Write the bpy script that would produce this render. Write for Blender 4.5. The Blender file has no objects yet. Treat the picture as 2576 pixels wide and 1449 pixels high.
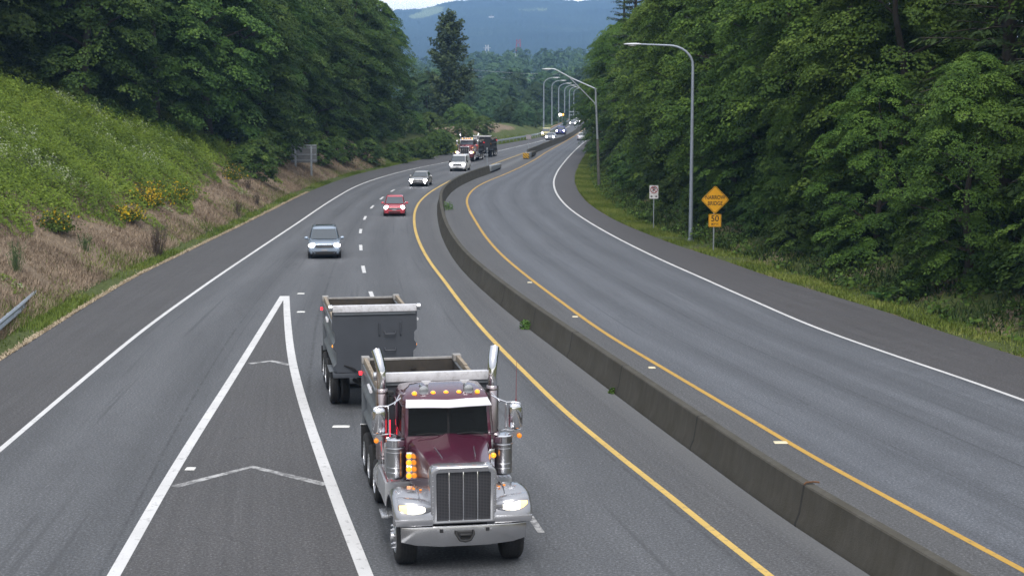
import bpy, bmesh, math, random
import numpy as np
from mathutils import Vector, Matrix

R = math.radians
SC = bpy.context.scene
COL = SC.collection
rng = np.random.default_rng(7)
random.seed(7)

# ------------------------------------------------------------------ camera model (photo calibration)
F, HC, YH = 4000.0, 9.24, 235.0          # focal length in pixels of a 2576 px wide frame, camera height, horizon row
PHI = math.atan((724.5 - YH) / F)
cP, sP = math.cos(PHI), math.sin(PHI)

def ray(px, py):
    u, v = px - 1288.0, py - 724.5
    return (u, F * cP - v * sP, -(F * sP + v * cP))

def G(px, py, z=0.0):
    r = ray(px, py)
    t = (z - HC) / r[2]
    return Vector((r[0] * t, r[1] * t, z))

def AtY(px, py, Y):
    r = ray(px, py)
    t = Y / r[1]
    return Vector((r[0] * t, Y, HC + r[2] * t))

# ------------------------------------------------------------------ materials
MATS = {}

def new_mat(name):
    m = bpy.data.materials.new(name)
    m.use_nodes = True
    nt = m.node_tree
    for n in list(nt.nodes):
        nt.nodes.remove(n)
    out = nt.nodes.new('ShaderNodeOutputMaterial')
    return m, nt, out

def N(nt, typ, **kw):
    n = nt.nodes.new(typ)
    for k, v in kw.items():
        if k.startswith('i_'):
            n.inputs[k[2:].replace('_', ' ')].default_value = v
        else:
            setattr(n, k, v)
    return n

def L(nt, a, b):
    nt.links.new(a, b)

def rgba(c):
    return (c[0], c[1], c[2], 1.0)

def mixc(nt, fac, a, b, blend='MIX'):
    n = nt.nodes.new('ShaderNodeMix')
    n.data_type = 'RGBA'
    n.blend_type = blend
    for sock, val in ((n.inputs[0], fac), (n.inputs[6], a), (n.inputs[7], b)):
        if hasattr(val, 'is_linked'):
            nt.links.new(val, sock)
        elif isinstance(val, (tuple, list)):
            sock.default_value = rgba(val)
        else:
            sock.default_value = val
    return n.outputs[2]

def ramp(nt, src, pts):
    n = nt.nodes.new('ShaderNodeValToRGB')
    el = n.color_ramp.elements
    while len(el) < len(pts):
        el.new(0.5)
    for e, (p, c) in zip(el, pts):
        e.position = p
        e.color = rgba(c) if isinstance(c, (tuple, list)) else (c, c, c, 1)
    nt.links.new(src, n.inputs[0])
    return n.outputs[0]

def noise(nt, scale, vec=None, detail=4, rough=0.55, dist=0.0):
    n = N(nt, 'ShaderNodeTexNoise')
    n.inputs['Scale'].default_value = scale
    n.inputs['Detail'].default_value = detail
    n.inputs['Roughness'].default_value = rough
    n.inputs['Distortion'].default_value = dist
    if vec is not None:
        L(nt, vec, n.inputs['Vector'])
    return n.outputs['Fac']

def pbr(name, color, rough=0.5, metal=0.0, coat=0.0, emit=None, es=0.0, var=0.0, vscale=3.0, spec=0.5, dirt=None, bump=0.0, bscale=30.0):
    if name in MATS:
        return MATS[name]
    m, nt, out = new_mat(name)
    b = N(nt, 'ShaderNodeBsdfPrincipled')
    b.inputs['Base Color'].default_value = rgba(color)
    b.inputs['Roughness'].default_value = rough
    b.inputs['Metallic'].default_value = metal
    b.inputs['Specular IOR Level'].default_value = spec
    if coat:
        b.inputs['Coat Weight'].default_value = coat
        b.inputs['Coat Roughness'].default_value = 0.06
    if emit:
        b.inputs['Emission Color'].default_value = rgba(emit)
        b.inputs['Emission Strength'].default_value = es
    if var or dirt:
        tc = N(nt, 'ShaderNodeTexCoord')
        f = noise(nt, vscale, tc.outputs['Object'], 6, 0.65)
        col = mixc(nt, ramp(nt, f, [(0.3, 0.0), (0.7, 1.0)]), tuple(c * (1 - var) for c in color), tuple(min(1, c * (1 + var)) for c in color))
        if dirt:
            f2 = noise(nt, vscale * 2.3, tc.outputs['Object'], 8, 0.7)
            col = mixc(nt, ramp(nt, f2, [(0.5, 0.0), (0.75, 0.8)]), col, dirt)
        L(nt, col, b.inputs['Base Color'])
        rr = ramp(nt, f, [(0.2, max(0, rough - 0.08)), (0.8, min(1, rough + 0.12))])
        L(nt, rr, b.inputs['Roughness'])
    if bump:
        tc = N(nt, 'ShaderNodeTexCoord')
        f = noise(nt, bscale, tc.outputs['Object'], 4)
        bp = N(nt, 'ShaderNodeBump')
        bp.inputs['Strength'].default_value = bump
        bp.inputs['Distance'].default_value = 0.02
        L(nt, f, bp.inputs['Height'])
        L(nt, bp.outputs[0], b.inputs['Normal'])
    L(nt, b.outputs[0], out.inputs[0])
    MATS[name] = m
    return m

def glass_mat(name, tint=(0.25, 0.3, 0.3), clear=0.55):
    m, nt, out = new_mat(name)
    t = N(nt, 'ShaderNodeBsdfTransparent')
    t.inputs[0].default_value = rgba(tint)
    g = N(nt, 'ShaderNodeBsdfPrincipled')
    g.inputs['Base Color'].default_value = (0.008, 0.010, 0.011, 1)
    g.inputs['Roughness'].default_value = 0.04
    mx = N(nt, 'ShaderNodeMixShader')
    mx.inputs[0].default_value = 1 - clear
    L(nt, t.outputs[0], mx.inputs[1])
    L(nt, g.outputs[0], mx.inputs[2])
    L(nt, mx.outputs[0], out.inputs[0])
    return m

def lamp_mat(name, col, es):
    return pbr(name, tuple(0.45 * x for x in col), 0.25, emit=col, es=es)

# ------------------------------------------------------------------ mesh builder
class MB:
    def __init__(s):
        s.v = []; s.f = []; s.m = []
    def add(s, vs, fs, m=0):
        o = len(s.v)
        s.v += [tuple(p) for p in vs]
        s.f += [tuple(i + o for i in f) for f in fs]
        s.m += [m] * len(fs)
        return s
    def box(s, x0, x1, y0, y1, z0, z1, m=0, mat=None):
        vs = [Vector((x, y, z)) for z in (z0, z1) for y in (y0, y1) for x in (x0, x1)]
        if mat is not None:
            vs = [mat @ p for p in vs]
        return s.add(vs, [(0, 2, 3, 1), (4, 5, 7, 6), (0, 1, 5, 4), (2, 6, 7, 3), (0, 4, 6, 2), (1, 3, 7, 5)], m)
    def loft(s, rings, closed=True, cap=True, m=0):
        n = len(rings[0]); vs = [p for r in rings for p in r]; fs = []
        for i in range(len(rings) - 1):
            for j in range(n if closed else n - 1):
                k = (j + 1) % n
                fs.append((i * n + j, i * n + k, (i + 1) * n + k, (i + 1) * n + j))
        if cap and closed:
            fs.append(tuple(range(n - 1, -1, -1)))
            fs.append(tuple((len(rings) - 1) * n + j for j in range(n)))
        return s.add(vs, fs, m)
    def tube(s, pts, r, n=10, cap=True, m=0):
        pts = [Vector(p) for p in pts]
        rs = r if isinstance(r, (list, tuple)) else [r] * len(pts)
        rings = []; up = None
        for i, p in enumerate(pts):
            d = (pts[min(i + 1, len(pts) - 1)] - pts[max(i - 1, 0)]).normalized()
            if up is None:
                a = Vector((0, 0, 1)) if abs(d.z) < 0.9 else Vector((1, 0, 0))
                up = (a - d * a.dot(d)).normalized()
            else:
                up = (up - d * up.dot(d)).normalized()
            w = d.cross(up)
            rings.append([p + (up * math.cos(2 * math.pi * j / n) + w * math.sin(2 * math.pi * j / n)) * rs[i] for j in range(n)])
        return s.loft(rings, True, cap, m)
    def lathe(s, prof, n=20, mat=None, m=0, cap=True):
        """prof: list of (radius, height) about local z"""
        M = mat or Matrix()
        rings = [[M @ Vector((r * math.cos(2 * math.pi * j / n), r * math.sin(2 * math.pi * j / n), h)) for j in range(n)] for r, h in prof]
        return s.loft(rings, True, cap, m)
    def prism(s, poly, axis, a0, a1, m=0, mat=None):
        """poly in the two other axes (x,z for axis y; y,z for axis x; x,y for axis z)"""
        def mk(p, a):
            q = {'x': (a, p[0], p[1]), 'y': (p[0], a, p[1]), 'z': (p[0], p[1], a)}[axis]
            return mat @ Vector(q) if mat is not None else Vector(q)
        return s.loft([[mk(p, a0) for p in poly], [mk(p, a1) for p in poly]], True, True, m)
    def build(s, name, mat, parent=None, bevel=0.0, smooth=35, seg=2):
        me = bpy.data.meshes.new(name)
        me.from_pydata(s.v, [], s.f)
        mats = mat if isinstance(mat, (list, tuple)) else [mat]
        for mm in mats:
            me.materials.append(mm)
        if len(mats) > 1:
            me.polygons.foreach_set('material_index', s.m)
        bm = bmesh.new(); bm.from_mesh(me)
        bmesh.ops.remove_doubles(bm, verts=bm.verts, dist=1e-5)
        bmesh.ops.recalc_face_normals(bm, faces=bm.faces)
        if bevel:
            es = [e for e in bm.edges if e.is_manifold and e.calc_face_angle(0) > 0.6]
            bmesh.ops.bevel(bm, geom=es, offset=bevel, segments=seg, affect='EDGES', profile=0.6, clamp_overlap=True)
        bm.to_mesh(me); bm.free()
        if smooth:
            me.polygons.foreach_set('use_smooth', [True] * len(me.polygons))
            me.set_sharp_from_angle(angle=R(smooth))
        me.update()
        o = bpy.data.objects.new(name, me)
        COL.objects.link(o)
        if parent is not None:
            o.parent = parent
        return o

def tag(o, label=None, cat=None, group=None, kind=None):
    if label: o['label'] = label
    if cat: o['category'] = cat
    if group: o['group'] = group
    if kind: o['kind'] = kind
    return o

def thing(name, label, cat, loc=(0, 0, 0), rz=0.0, group=None):
    o = bpy.data.objects.new(name, None)
    o.empty_display_size = 0.3
    COL.objects.link(o)
    o.location = loc
    o.rotation_euler = (0, 0, rz)
    return tag(o, label, cat, group)

def copy_thing(root, loc, rz=0.0, scale=None, label=None, group=None):
    c = root.copy(); COL.objects.link(c)
    c.location = loc; c.rotation_euler = (0, 0, rz)
    if scale: c.scale = scale
    if label: c['label'] = label
    if group: c['group'] = group
    for ch in list(root.children):
        d = ch.copy(); COL.objects.link(d); d.parent = c
        for g in list(ch.children):
            e = g.copy(); COL.objects.link(e); e.parent = d
    return c

def mesh_np(name, verts, quads, mats, parent=None, tint=None, smooth=False, tri=False, mat_idx=None):
    """verts (n,3), quads (m,4) numpy; tint per vertex float attribute"""
    me = bpy.data.meshes.new(name)
    k = 3 if tri else 4
    nv, nf = len(verts), len(quads)
    me.vertices.add(nv); me.loops.add(nf * k); me.polygons.add(nf)
    me.vertices.foreach_set('co', np.asarray(verts, np.float32).ravel())
    me.loops.foreach_set('vertex_index', np.asarray(quads, np.int32).ravel())
    me.polygons.foreach_set('loop_start', np.arange(0, nf * k, k, dtype=np.int32))
    for mm in (mats if isinstance(mats, (list, tuple)) else [mats]):
        me.materials.append(mm)
    if mat_idx is not None:
        me.polygons.foreach_set('material_index', np.asarray(mat_idx, np.int32))
    if tint is not None:
        a = me.attributes.new('tint', 'FLOAT', 'POINT')
        a.data.foreach_set('value', np.asarray(tint, np.float32))
    if smooth:
        me.polygons.foreach_set('use_smooth', np.ones(nf, bool))
    me.update(calc_edges=True)
    me.validate()
    o = bpy.data.objects.new(name, me)
    COL.objects.link(o)
    if parent is not None:
        o.parent = parent
    return o

# ------------------------------------------------------------------ curves of the road, as X over Y on the ground
def hermite(pts):
    pts = sorted(pts)
    y = np.array([p[0] for p in pts]); x = np.array([p[1] for p in pts])
    d = np.gradient(x, y)
    def fn(q):
        q = np.asarray(q, float)
        i = np.clip(np.searchsorted(y, q) - 1, 0, len(y) - 2)
        h = y[i + 1] - y[i]; t = (q - y[i]) / h
        t2, t3 = t * t, t * t * t
        r = (2 * t3 - 3 * t2 + 1) * x[i] + (t3 - 2 * t2 + t) * h * d[i] + (-2 * t3 + 3 * t2) * x[i + 1] + (t3 - t2) * h * d[i + 1]
        r = np.where(q < y[0], x[0] + (q - y[0]) * d[0], r)
        r = np.where(q > y[-1], x[-1] + (q - y[-1]) * d[-1], r)
        return r
    return fn

CV = {
 'L': [(54.89,-17.91),(60.77,-18.23),(70.3,-18.75),(79.6,-19.1),(94.2,-19.12),(111.6,-19.1),(128.7,-19.17),(145.4,-19.25),(162,-18.85),(181,-17.9),(200.5,-15.69),(224.3,-12.64),(247.3,-9.7),(277.8,-4.4),(307.4,0.9),(327.9,4.4),(421,17-4.6),(520,19)],
 'W1': [(40.74,-13.38),(49.84,-13.9),(61.8,-14.5),(75.4,-14.87),(96,-15.18),(116.1,-15.42),(127.4,-15.6),(140.4,-15.72),(163.5,-15.4),(180.1,-14.1),(198.4,-11.74),(213.5,-9.1),(254,-2.62),(271.3,-0.07),(288.3,2.44),(308.9,5.31),(421,14.0),(520,20.6)],
 'Y1': [(29.77,4.98),(32.16,4.45),(35.58,3.72),(39.78,2.8),(44.79,1.75),(52.77,0.35),(60.98,-0.98),(69.5,-2.2),(78.3,-3.35),(86.7,-4.45),(101.6,-6.04),(115,-7.09),(126.5,-7.7),(137.3,-7.92),(146,-7.8),(160.6,-7.14),(176.7,-6.0),(191.2,-4.49),(201.6,-3.3),(218.9,-1.42),(242.5,1.21),(274.7,4.8),(323,9.9),(421.5,17.3),(520,24.6)],
 'BL': [(29.77,6.95),(33.36,6.1),(40.74,4.64),(48.45,3.2),(55.28,1.95),(61.8,0.75),(70.6,-0.75),(82.3,-2.5),(101.6,-4.45),(115,-5.35),(125.6,-5.92),(137.5,-6.36),(154.5,-6.08),(172.5,-4.62),(184.6,-3.1),(237.8,2.0),(274.7,5.7),(323.4,10.75),(421.5,18.0),(520,25.3)],
 'Y2': [(30.13,9.99),(35,8.84),(39.1,7.9),(45.84,6.56),(53.6,5.04),(60.4,3.74),(71.35,2.06),(82.3,0.52),(90.9,-0.55),(101.6,-1.6),(115,-2.62),(128,-3.48),(137.3,-3.9),(146,-3.95),(157.2,-3.55),(168.6,-2.55),(181,-1.05),(203.3,1.32),(223.5,3.2),(248.1,5.1),(288.3,8.6),(329.1,12.0),(389.6,16.9),(520,26.6)],
 'W2': [(47.46,15.53),(51,14.75),(55.1,13.75),(62,12.2),(71.35,10.75),(80.2,9.5),(88,8.4),(97.85,7.2),(110.2,5.95),(128.2,4.65),(139.9,4.25),(153.9,4.15),(167.5,4.4),(183.7,5.1),(214.5,7.0),(231.9,8.2),(280.9,11.9),(329,15.9),(389,20.9),(520,30.8)],
 'R': [(55.9,17.87),(60.7,16.95),(67.2,15.88),(73.1,14.6),(80.8,13.0),(90.25,11.4),(96.2,10.25),(103.7,9.1),(113.6,7.85),(127.3,6.8),(135.3,6.45),(144.8,6.3),(158.5,6.4),(172,6.83),(195.3,8.1),(222.8,9.9),(264,13.0),(329,18.4),(389,23.5),(520,33.5)],
}
CF = {k: hermite([(a, b) for a, b in v]) for k, v in CV.items()}
def cx(k, Y):
    return float(CF[k](Y))

YS = np.concatenate([np.arange(6, 80, 1.0), np.arange(80, 200, 1.6), np.arange(200, 521, 4.0)])

# ------------------------------------------------------------------ terrain height
def sstep(a, b, x):
    t = np.clip((x - a) / (b - a), 0, 1)
    return t * t * (3 - 2 * t)

def hn(x, y, s, seed=0):
    """cheap smooth noise"""
    return (np.sin(x * s + 1.3 * seed + 1.7 * np.sin(y * s * 0.7 + seed)) + np.sin(y * s * 1.1 + 2.1 * seed + 1.3 * np.sin(x * s * 0.8 + seed * 1.7))) * 0.5

def zleft(t, Y, X):
    top = 11.0 * (1 - sstep(140, 240, Y)) + 3.2
    top = top * (1 - 0.9 * sstep(300, 480, Y)) 
    z = 0.06 * np.minimum(t, 1.0) + 0.57 * np.maximum(0, t - 1.0)
    z = top * np.tanh(z / top * 1.0 + 0.12 * (z / top) ** 3)
    z = z + sstep(1.2, 3.5, t) * (0.22 * hn(X, Y, 0.9, 1) + 0.30 * hn(X, Y, 0.33, 2))
    return z

def zright(t, Y, X):
    top = 9.0 * (1 - 0.85 * sstep(260, 420, Y))
    z = -0.05 * np.minimum(t, 1.5) + 0.30 * np.maximum(0, t - 2.2)
    z = np.where(z > 0, top * np.tanh(z / top), z)
    return z + sstep(1.0, 4, t) * (0.12 * hn(X, Y, 1.1, 3) + 0.2 * hn(X, Y, 0.4, 4))

def ground_z(X, Y):
    l = cx('L', min(max(Y, 6), 520)); r = cx('R', min(max(Y, 6), 520))
    if X < l: return float(zleft(np.float64(l - X), np.float64(Y), np.float64(X)))
    if X > r: return float(zright(np.float64(X - r), np.float64(Y), np.float64(X)))
    return 0.0
SKY_STRENGTH = 0.10
SUN_STRENGTH = 1.3
EXPOSURE = 1.0
OVERCAST = 5.4
HAZE_COL = (0.36, 0.61, 1.0, 1)
HAZE_DENS = 0.00014
# ================================================================== GROUND
def ground_material():
    m, nt, out = new_mat('soil')
    b = N(nt, 'ShaderNodeBsdfPrincipled'); b.inputs['Roughness'].default_value = 0.95
    b.inputs['Specular IOR Level'].default_value = 0.15
    g = N(nt, 'ShaderNodeNewGeometry')
    f1 = noise(nt, 0.9, g.outputs['Position'], 8, 0.65)
    f2 = noise(nt, 6.0, g.outputs['Position'], 6, 0.7)
    dry = ramp(nt, f2, [(0.25, (0.10, 0.078, 0.056)), (0.5, (0.21, 0.162, 0.115)), (0.78, (0.34, 0.265, 0.19))])
    green = ramp(nt, f2, [(0.3, (0.045, 0.058, 0.02)), (0.7, (0.115, 0.145, 0.048))])
    at = N(nt, 'ShaderNodeAttribute', attribute_name='tint')
    fac = N(nt, 'ShaderNodeMath', operation='ADD'); L(nt, at.outputs['Fac'], fac.inputs[0])
    sub = N(nt, 'ShaderNodeMath', operation='MULTIPLY_ADD'); L(nt, f1, sub.inputs[0]); sub.inputs[1].default_value = 0.7; sub.inputs[2].default_value = -0.35
    L(nt, sub.outputs[0], fac.inputs[1])
    fr = ramp(nt, fac.outputs[0], [(0.4, 0.0), (0.6, 1.0)])
    L(nt, mixc(nt, fr, dry, green), b.inputs['Base Color'])
    bp = N(nt, 'ShaderNodeBump'); bp.inputs['Strength'].default_value = 0.7; bp.inputs['Distance'].default_value = 0.15
    L(nt, f2, bp.inputs['Height']); L(nt, bp.outputs[0], b.inputs['Normal'])
    L(nt, b.outputs[0], out.inputs[0])
    return m

def build_ground():
    Yg = np.concatenate([[-80, -40, -15], YS, [560, 620, 700, 820, 1000, 1300]])
    tl = np.array([300, 200, 140, 100, 75, 60, 50, 42, 36, 31, 27, 24, 21, 19, 17, 15, 13.5, 12, 10.5, 9, 8, 7, 6, 5, 4.2, 3.5, 2.8, 2.2, 1.7, 1.3, 1.0, 0.7, 0.35, 0])
    tr = tl[::-1]
    V = []; T = []
    for Y in Yg:
        yc = min(max(Y, 6), 520)
        l, r = cx('L', yc), cx('R', yc)
        for t in tl:
            X = l - t
            z = float(zleft(np.float64(t), np.float64(Y), np.float64(X))) if t > 0 else -0.012
            V.append((X, Y, z))
            brown = (1 - sstep(5.5, 7.5, t)) * sstep(0.8, 1.6, t) * (1 - sstep(185, 215, Y))
            brown = max(brown, sstep(0.8, 1.6, t) * (1 - sstep(8, 11, t)) * sstep(150, 158, Y) * (1 - sstep(200, 215, Y)))
            brown = max(brown, 0.65 * sstep(3, 5, t) * (1 - sstep(9, 12, t)) * sstep(268, 278, Y) * (1 - sstep(330, 345, Y)))
            T.append(float(1 - brown))
        for fr in (0.25, 0.5, 0.75):
            V.append((l + (r - l) * fr, Y, -0.06)); T.append(0.5)
        for t in tr:
            X = r + t
            z = float(zright(np.float64(t), np.float64(Y), np.float64(X))) if t > 0 else -0.012
            V.append((X, Y, z)); T.append(0.62 + 0.3 * float(hn(X, Y, 0.8, 5)))
    n = len(tl) * 2 + 3
    Q = []
    for i in range(len(Yg) - 1):
        for j in range(n - 1):
            Q.append((i * n + j, i * n + j + 1, (i + 1) * n + j + 1, (i + 1) * n + j))
    o = mesh_np('ground', np.array(V), np.array(Q), ground_material(), tint=np.array(T), smooth=True)
    return tag(o, kind='structure')

GROUND = build_ground()

# ================================================================== ROAD
def asphalt(name, base, lanes=0, warm=0.0, edge=None):
    m, nt, out = new_mat(name)
    b = N(nt, 'ShaderNodeBsdfPrincipled'); b.inputs['Specular IOR Level'].default_value = 0.35
    g = N(nt, 'ShaderNodeNewGeometry')
    uv = N(nt, 'ShaderNodeUVMap')
    sx = N(nt, 'ShaderNodeSeparateXYZ'); L(nt, uv.outputs[0], sx.inputs[0])
    mp = N(nt, 'ShaderNodeMapping'); L(nt, uv.outputs[0], mp.inputs[0]); mp.inputs['Scale'].default_value = (14.0, 0.07, 1)
    streak = noise(nt, 1.3, mp.outputs[0], 5, 0.6)
    big = noise(nt, 0.12, g.outputs['Position'], 5, 0.6)
    mid = noise(nt, 1.6, g.outputs['Position'], 6, 0.7)
    fine = noise(nt, 16.0, g.outputs['Position'], 4, 0.85)
    lo = tuple(c * 0.70 for c in base); hi = tuple(c * 1.28 for c in base)
    col = mixc(nt, ramp(nt, streak, [(0.3, 0.0), (0.7, 1.0)]), lo, hi)
    col = mixc(nt, 0.45, col, mixc(nt, ramp(nt, big, [(0.3, 0.0), (0.7, 1.0)]), tuple(c * 0.82 for c in base), tuple(c * 1.22 for c in base)))
    col = mixc(nt, 0.35, col, mixc(nt, ramp(nt, mid, [(0.3, 0.0), (0.7, 1.0)]), tuple(c * 0.7 for c in base), tuple(c * 1.35 for c in base)))
    # aggregate specks
    sp = ramp(nt, fine, [(0.32, 0.42), (0.48, 0.92), (0.57, 1.25), (0.67, 2.7)])
    col = mixc(nt, 1.0, col, sp, 'MULTIPLY')
    if lanes:
        # wheel paths polished a little lighter, oil strip between them a little darker
        mu = N(nt, 'ShaderNodeMath', operation='MULTIPLY'); L(nt, sx.outputs[0], mu.inputs[0]); mu.inputs[1].default_value = lanes * 2 * 2 * math.pi
        co = N(nt, 'ShaderNodeMath', operation='COSINE'); L(nt, mu.outputs[0], co.inputs[0])
        w = ramp(nt, co.outputs[0], [(0.0, 1.07), (1.0, 0.93)])
        ad = N(nt, 'ShaderNodeMath', operation='MULTIPLY_ADD'); L(nt, co.outputs[0], ad.inputs[0]); ad.inputs[1].default_value = -0.11; ad.inputs[2].default_value = 1.0
        col = mixc(nt, 1.0, col, ad.outputs[0], 'MULTIPLY')
        # construction seams along the lanes
        for q_, w_ in ((0.505, .0030), (0.985, .0025), (0.27, .0016)):
            sb_ = N(nt, 'ShaderNodeMath', operation='SUBTRACT'); L(nt, sx.outputs[0], sb_.inputs[0]); sb_.inputs[1].default_value = q_
            ab_ = N(nt, 'ShaderNodeMath', operation='ABSOLUTE'); L(nt, sb_.outputs[0], ab_.inputs[0])
            ln_ = ramp(nt, ab_.outputs[0], [(w_ * .6, 0.65), (w_ * 1.6, 0.0)])
            mm_ = N(nt, 'ShaderNodeMath', operation='MULTIPLY'); L(nt, ln_, mm_.inputs[0]); L(nt, ramp(nt, mid, [(0.38, 0.0), (0.55, 1.0)]), mm_.inputs[1])
            col = mixc(nt, mm_.outputs[0], col, tuple(c * 0.4 for c in base))
        # scuffed tyre lines
        mp2 = N(nt, 'ShaderNodeMapping'); L(nt, uv.outputs[0], mp2.inputs[0]); mp2.inputs['Scale'].default_value = (60.0, 0.05, 1)
        ln = noise(nt, 1.0, mp2.outputs[0], 3, 0.5)
        col = mixc(nt, ramp(nt, ln, [(0.60, 0.0), (0.68, 0.5)]), col, tuple(c * 0.6 for c in base))
    if edge:
        col = mixc(nt, ramp(nt, sx.outputs[0], edge), col, (0.165, 0.17, 0.175))
    # fine cracks
    vo = N(nt, 'ShaderNodeTexVoronoi', feature='DISTANCE_TO_EDGE'); vo.inputs['Scale'].default_value = 0.16
    wob = N(nt, 'ShaderNodeTexNoise'); wob.inputs['Scale'].default_value = 0.8; wob.inputs['Detail'].default_value = 6; L(nt, g.outputs['Position'], wob.inputs['Vector'])
    va = N(nt, 'ShaderNodeVectorMath', operation='MULTIPLY_ADD'); L(nt, wob.outputs['Color'], va.inputs[0]); va.inputs[1].default_value = (2.2, 2.2, 0); L(nt, g.outputs['Position'], va.inputs[2])
    L(nt, va.outputs[0], vo.inputs['Vector'])
    cr = ramp(nt, vo.outputs['Distance'], [(0.0, 0.55), (0.0035, 0.0)])
    msk = ramp(nt, big, [(0.5, 0.0), (0.6, 0.9)])
    mm = N(nt, 'ShaderNodeMath', operation='MULTIPLY'); L(nt, cr, mm.inputs[0]); L(nt, msk, mm.inputs[1])
    col = mixc(nt, mm.outputs[0], col, (0.018, 0.018, 0.018))
    L(nt, col, b.inputs['Base Color'])
    L(nt, ramp(nt, mid, [(0.2, 0.62), (0.8, 0.85)]), b.inputs['Roughness'])
    bp = N(nt, 'ShaderNodeBump'); bp.inputs['Strength'].default_value = 0.35; bp.inputs['Distance'].default_value = 0.01
    L(nt, fine, bp.inputs['Height']); L(nt, bp.outputs[0], b.inputs['Normal'])
    L(nt, b.outputs[0], out.inputs[0])
    return m

A_LEFT = asphalt('asphalt_inbound', (0.090, 0.094, 0.101), lanes=2)
A_RIGHT = asphalt('asphalt_outbound', (0.096, 0.103, 0.116), lanes=2)
A_SHO = asphalt('asphalt_shoulder', (0.070, 0.069, 0.071))
A_SHR = asphalt('asphalt_outer_shoulder', (0.072, 0.070, 0.073))
A_MED = asphalt('asphalt_median', (0.084, 0.085, 0.088), edge=[(0.55, 0.0), (0.93, 0.75), (1.0, 0.5)])
A_MED2 = asphalt('asphalt_median_far_side', (0.084, 0.085, 0.088), edge=[(0.0, 0.7), (0.35, 0.0)])
A_GORE = asphalt('asphalt_gore', (0.075, 0.074, 0.076))

def strip_mesh(name, fa, fb, Y, mat, z=0.0, parent=None, sub=6):
    V = []; Q = []; UV = []
    for Yv in Y:
        a, b_ = float(fa(Yv)), float(fb(Yv))
        for j in range(sub + 1):
            t = j / sub
            V.append((a + (b_ - a) * t, Yv, z)); UV.append((t, Yv))
    n = sub + 1
    for i in range(len(Y) - 1):
        for j in range(sub):
            Q.append((i * n + j, i * n + j + 1, (i + 1) * n + j + 1, (i + 1) * n + j))
    o = mesh_np(name, np.array(V), np.array(Q), mat, parent)
    uvl = o.data.uv_layers.new(name='UVMap')
    li = np.zeros(len(o.data.loops), np.int32); o.data.loops.foreach_get('vertex_index', li)
    uvl.data.foreach_set('uv', np.array(UV, np.float32)[li].ravel())
    return o

YR = np.concatenate([[-30, -10], YS])
offs = lambda k, d: (lambda Y: CF[k](Y) + d)
ROAD = strip_mesh('road', CF['W1'], CF['Y1'], YR, A_LEFT)
tag(ROAD, kind='structure')
strip_mesh('outer_shoulder', CF['L'], CF['W1'], YR, A_SHO, parent=ROAD)
strip_mesh('median_shoulder', CF['Y1'], offs('BL', 0.3), YR, A_MED, parent=ROAD)
strip_mesh('median_shoulder', offs('BL', 0.3), CF['Y2'], YR, A_MED2, parent=ROAD)
strip_mesh('outbound_lanes', CF['Y2'], CF['W2'], YR, A_RIGHT, parent=ROAD)
strip_mesh('outer_shoulder', CF['W2'], CF['R'], YR, A_SHR, parent=ROAD)

# ------------------------------------------------------------------ painted markings
def paint(name, col, wear=0.5, wscale=5.0, cut=0.60):
    m, nt, out = new_mat(name)
    b = N(nt, 'ShaderNodeBsdfPrincipled'); b.inputs['Roughness'].default_value = 0.7
    g = N(nt, 'ShaderNodeNewGeometry')
    f = noise(nt, wscale, g.outputs['Position'], 8, 0.75)
    f2 = noise(nt, 0.5, g.outputs['Position'], 4, 0.6)
    c = mixc(nt, ramp(nt, f2, [(0.3, 0.0), (0.7, 1.0)]), tuple(x * 0.82 for x in col), col)
    c = mixc(nt, ramp(nt, f, [(cut, 0.0), (cut + 0.10, wear)]), c, (0.10, 0.10, 0.10))
    L(nt, c, b.inputs['Base Color'])
    L(nt, b.outputs[0], out.inputs[0])
    return m

P_WHITE = paint('white_road_paint', (0.66, 0.66, 0.66), 0.6, 4.0, 0.55)
P_WORN = paint('worn_white_road_paint', (0.46, 0.46, 0.46), 0.8, 3.0, 0.45)
P_YEL = paint('yellow_road_paint', (0.52, 0.31, 0.055), 0.6, 5.0, 0.54)
P_YEL_L = paint('pale_yellow_road_paint', (0.62, 0.42, 0.11), 0.6, 5.0, 0.54)

def line_on(name, key, w, Y0, Y1, mat, d=0.0):
    Y = YR[(YR >= Y0) & (YR <= Y1)]
    return strip_mesh(name, offs(key, d - w / 2), offs(key, d + w / 2), Y, mat, 0.006, ROAD, 2)

line_on('edge_line', 'W1', 0.17, -30, 520, P_WHITE)
line_on('edge_line', 'W2', 0.17, -30, 520, P_WHITE)
line_on('yellow_line', 'Y1', 0.18, -30, 520, P_YEL_L)
line_on('yellow_line', 'Y2', 0.18, -30, 520, P_YEL)

def ribbon(name, pts, w, mat, z=0.008, parent=None, taper=None):
    """flat painted band along ground points"""
    P = [Vector((p[0], p[1], 0)) for p in pts]
    V = []; Q = []
    for i, p in enumerate(P):
        d = (P[min(i + 1, len(P) - 1)] - P[max(i - 1, 0)]).normalized()
        nrm = Vector((d.y, -d.x, 0))
        ww = w if taper is None else taper[i]
        V += [p - nrm * ww / 2 + Vector((0, 0, z)), p + nrm * ww / 2 + Vector((0, 0, z))]
    for i in range(len(P) - 1):
        Q.append((2 * i, 2 * i + 1, 2 * i + 3, 2 * i + 2))
    return mesh_np(name, np.array([tuple(v) for v in V]), np.array(Q), mat, parent if parent is not None else ROAD)

GLf = hermite([(29.77, -7.69), (36.7, -8.22), (52, -9.2), (72.43, -10.52)])
GRf = hermite([(29.77, -2.81), (37.11, -4.33), (53.83, -7.51), (65.38, -9.33), (72.4, -10.36)])
gy = np.concatenate([[-10, 0, 10, 20], np.arange(26, 72.6, 0.6), [72.4]])
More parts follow.
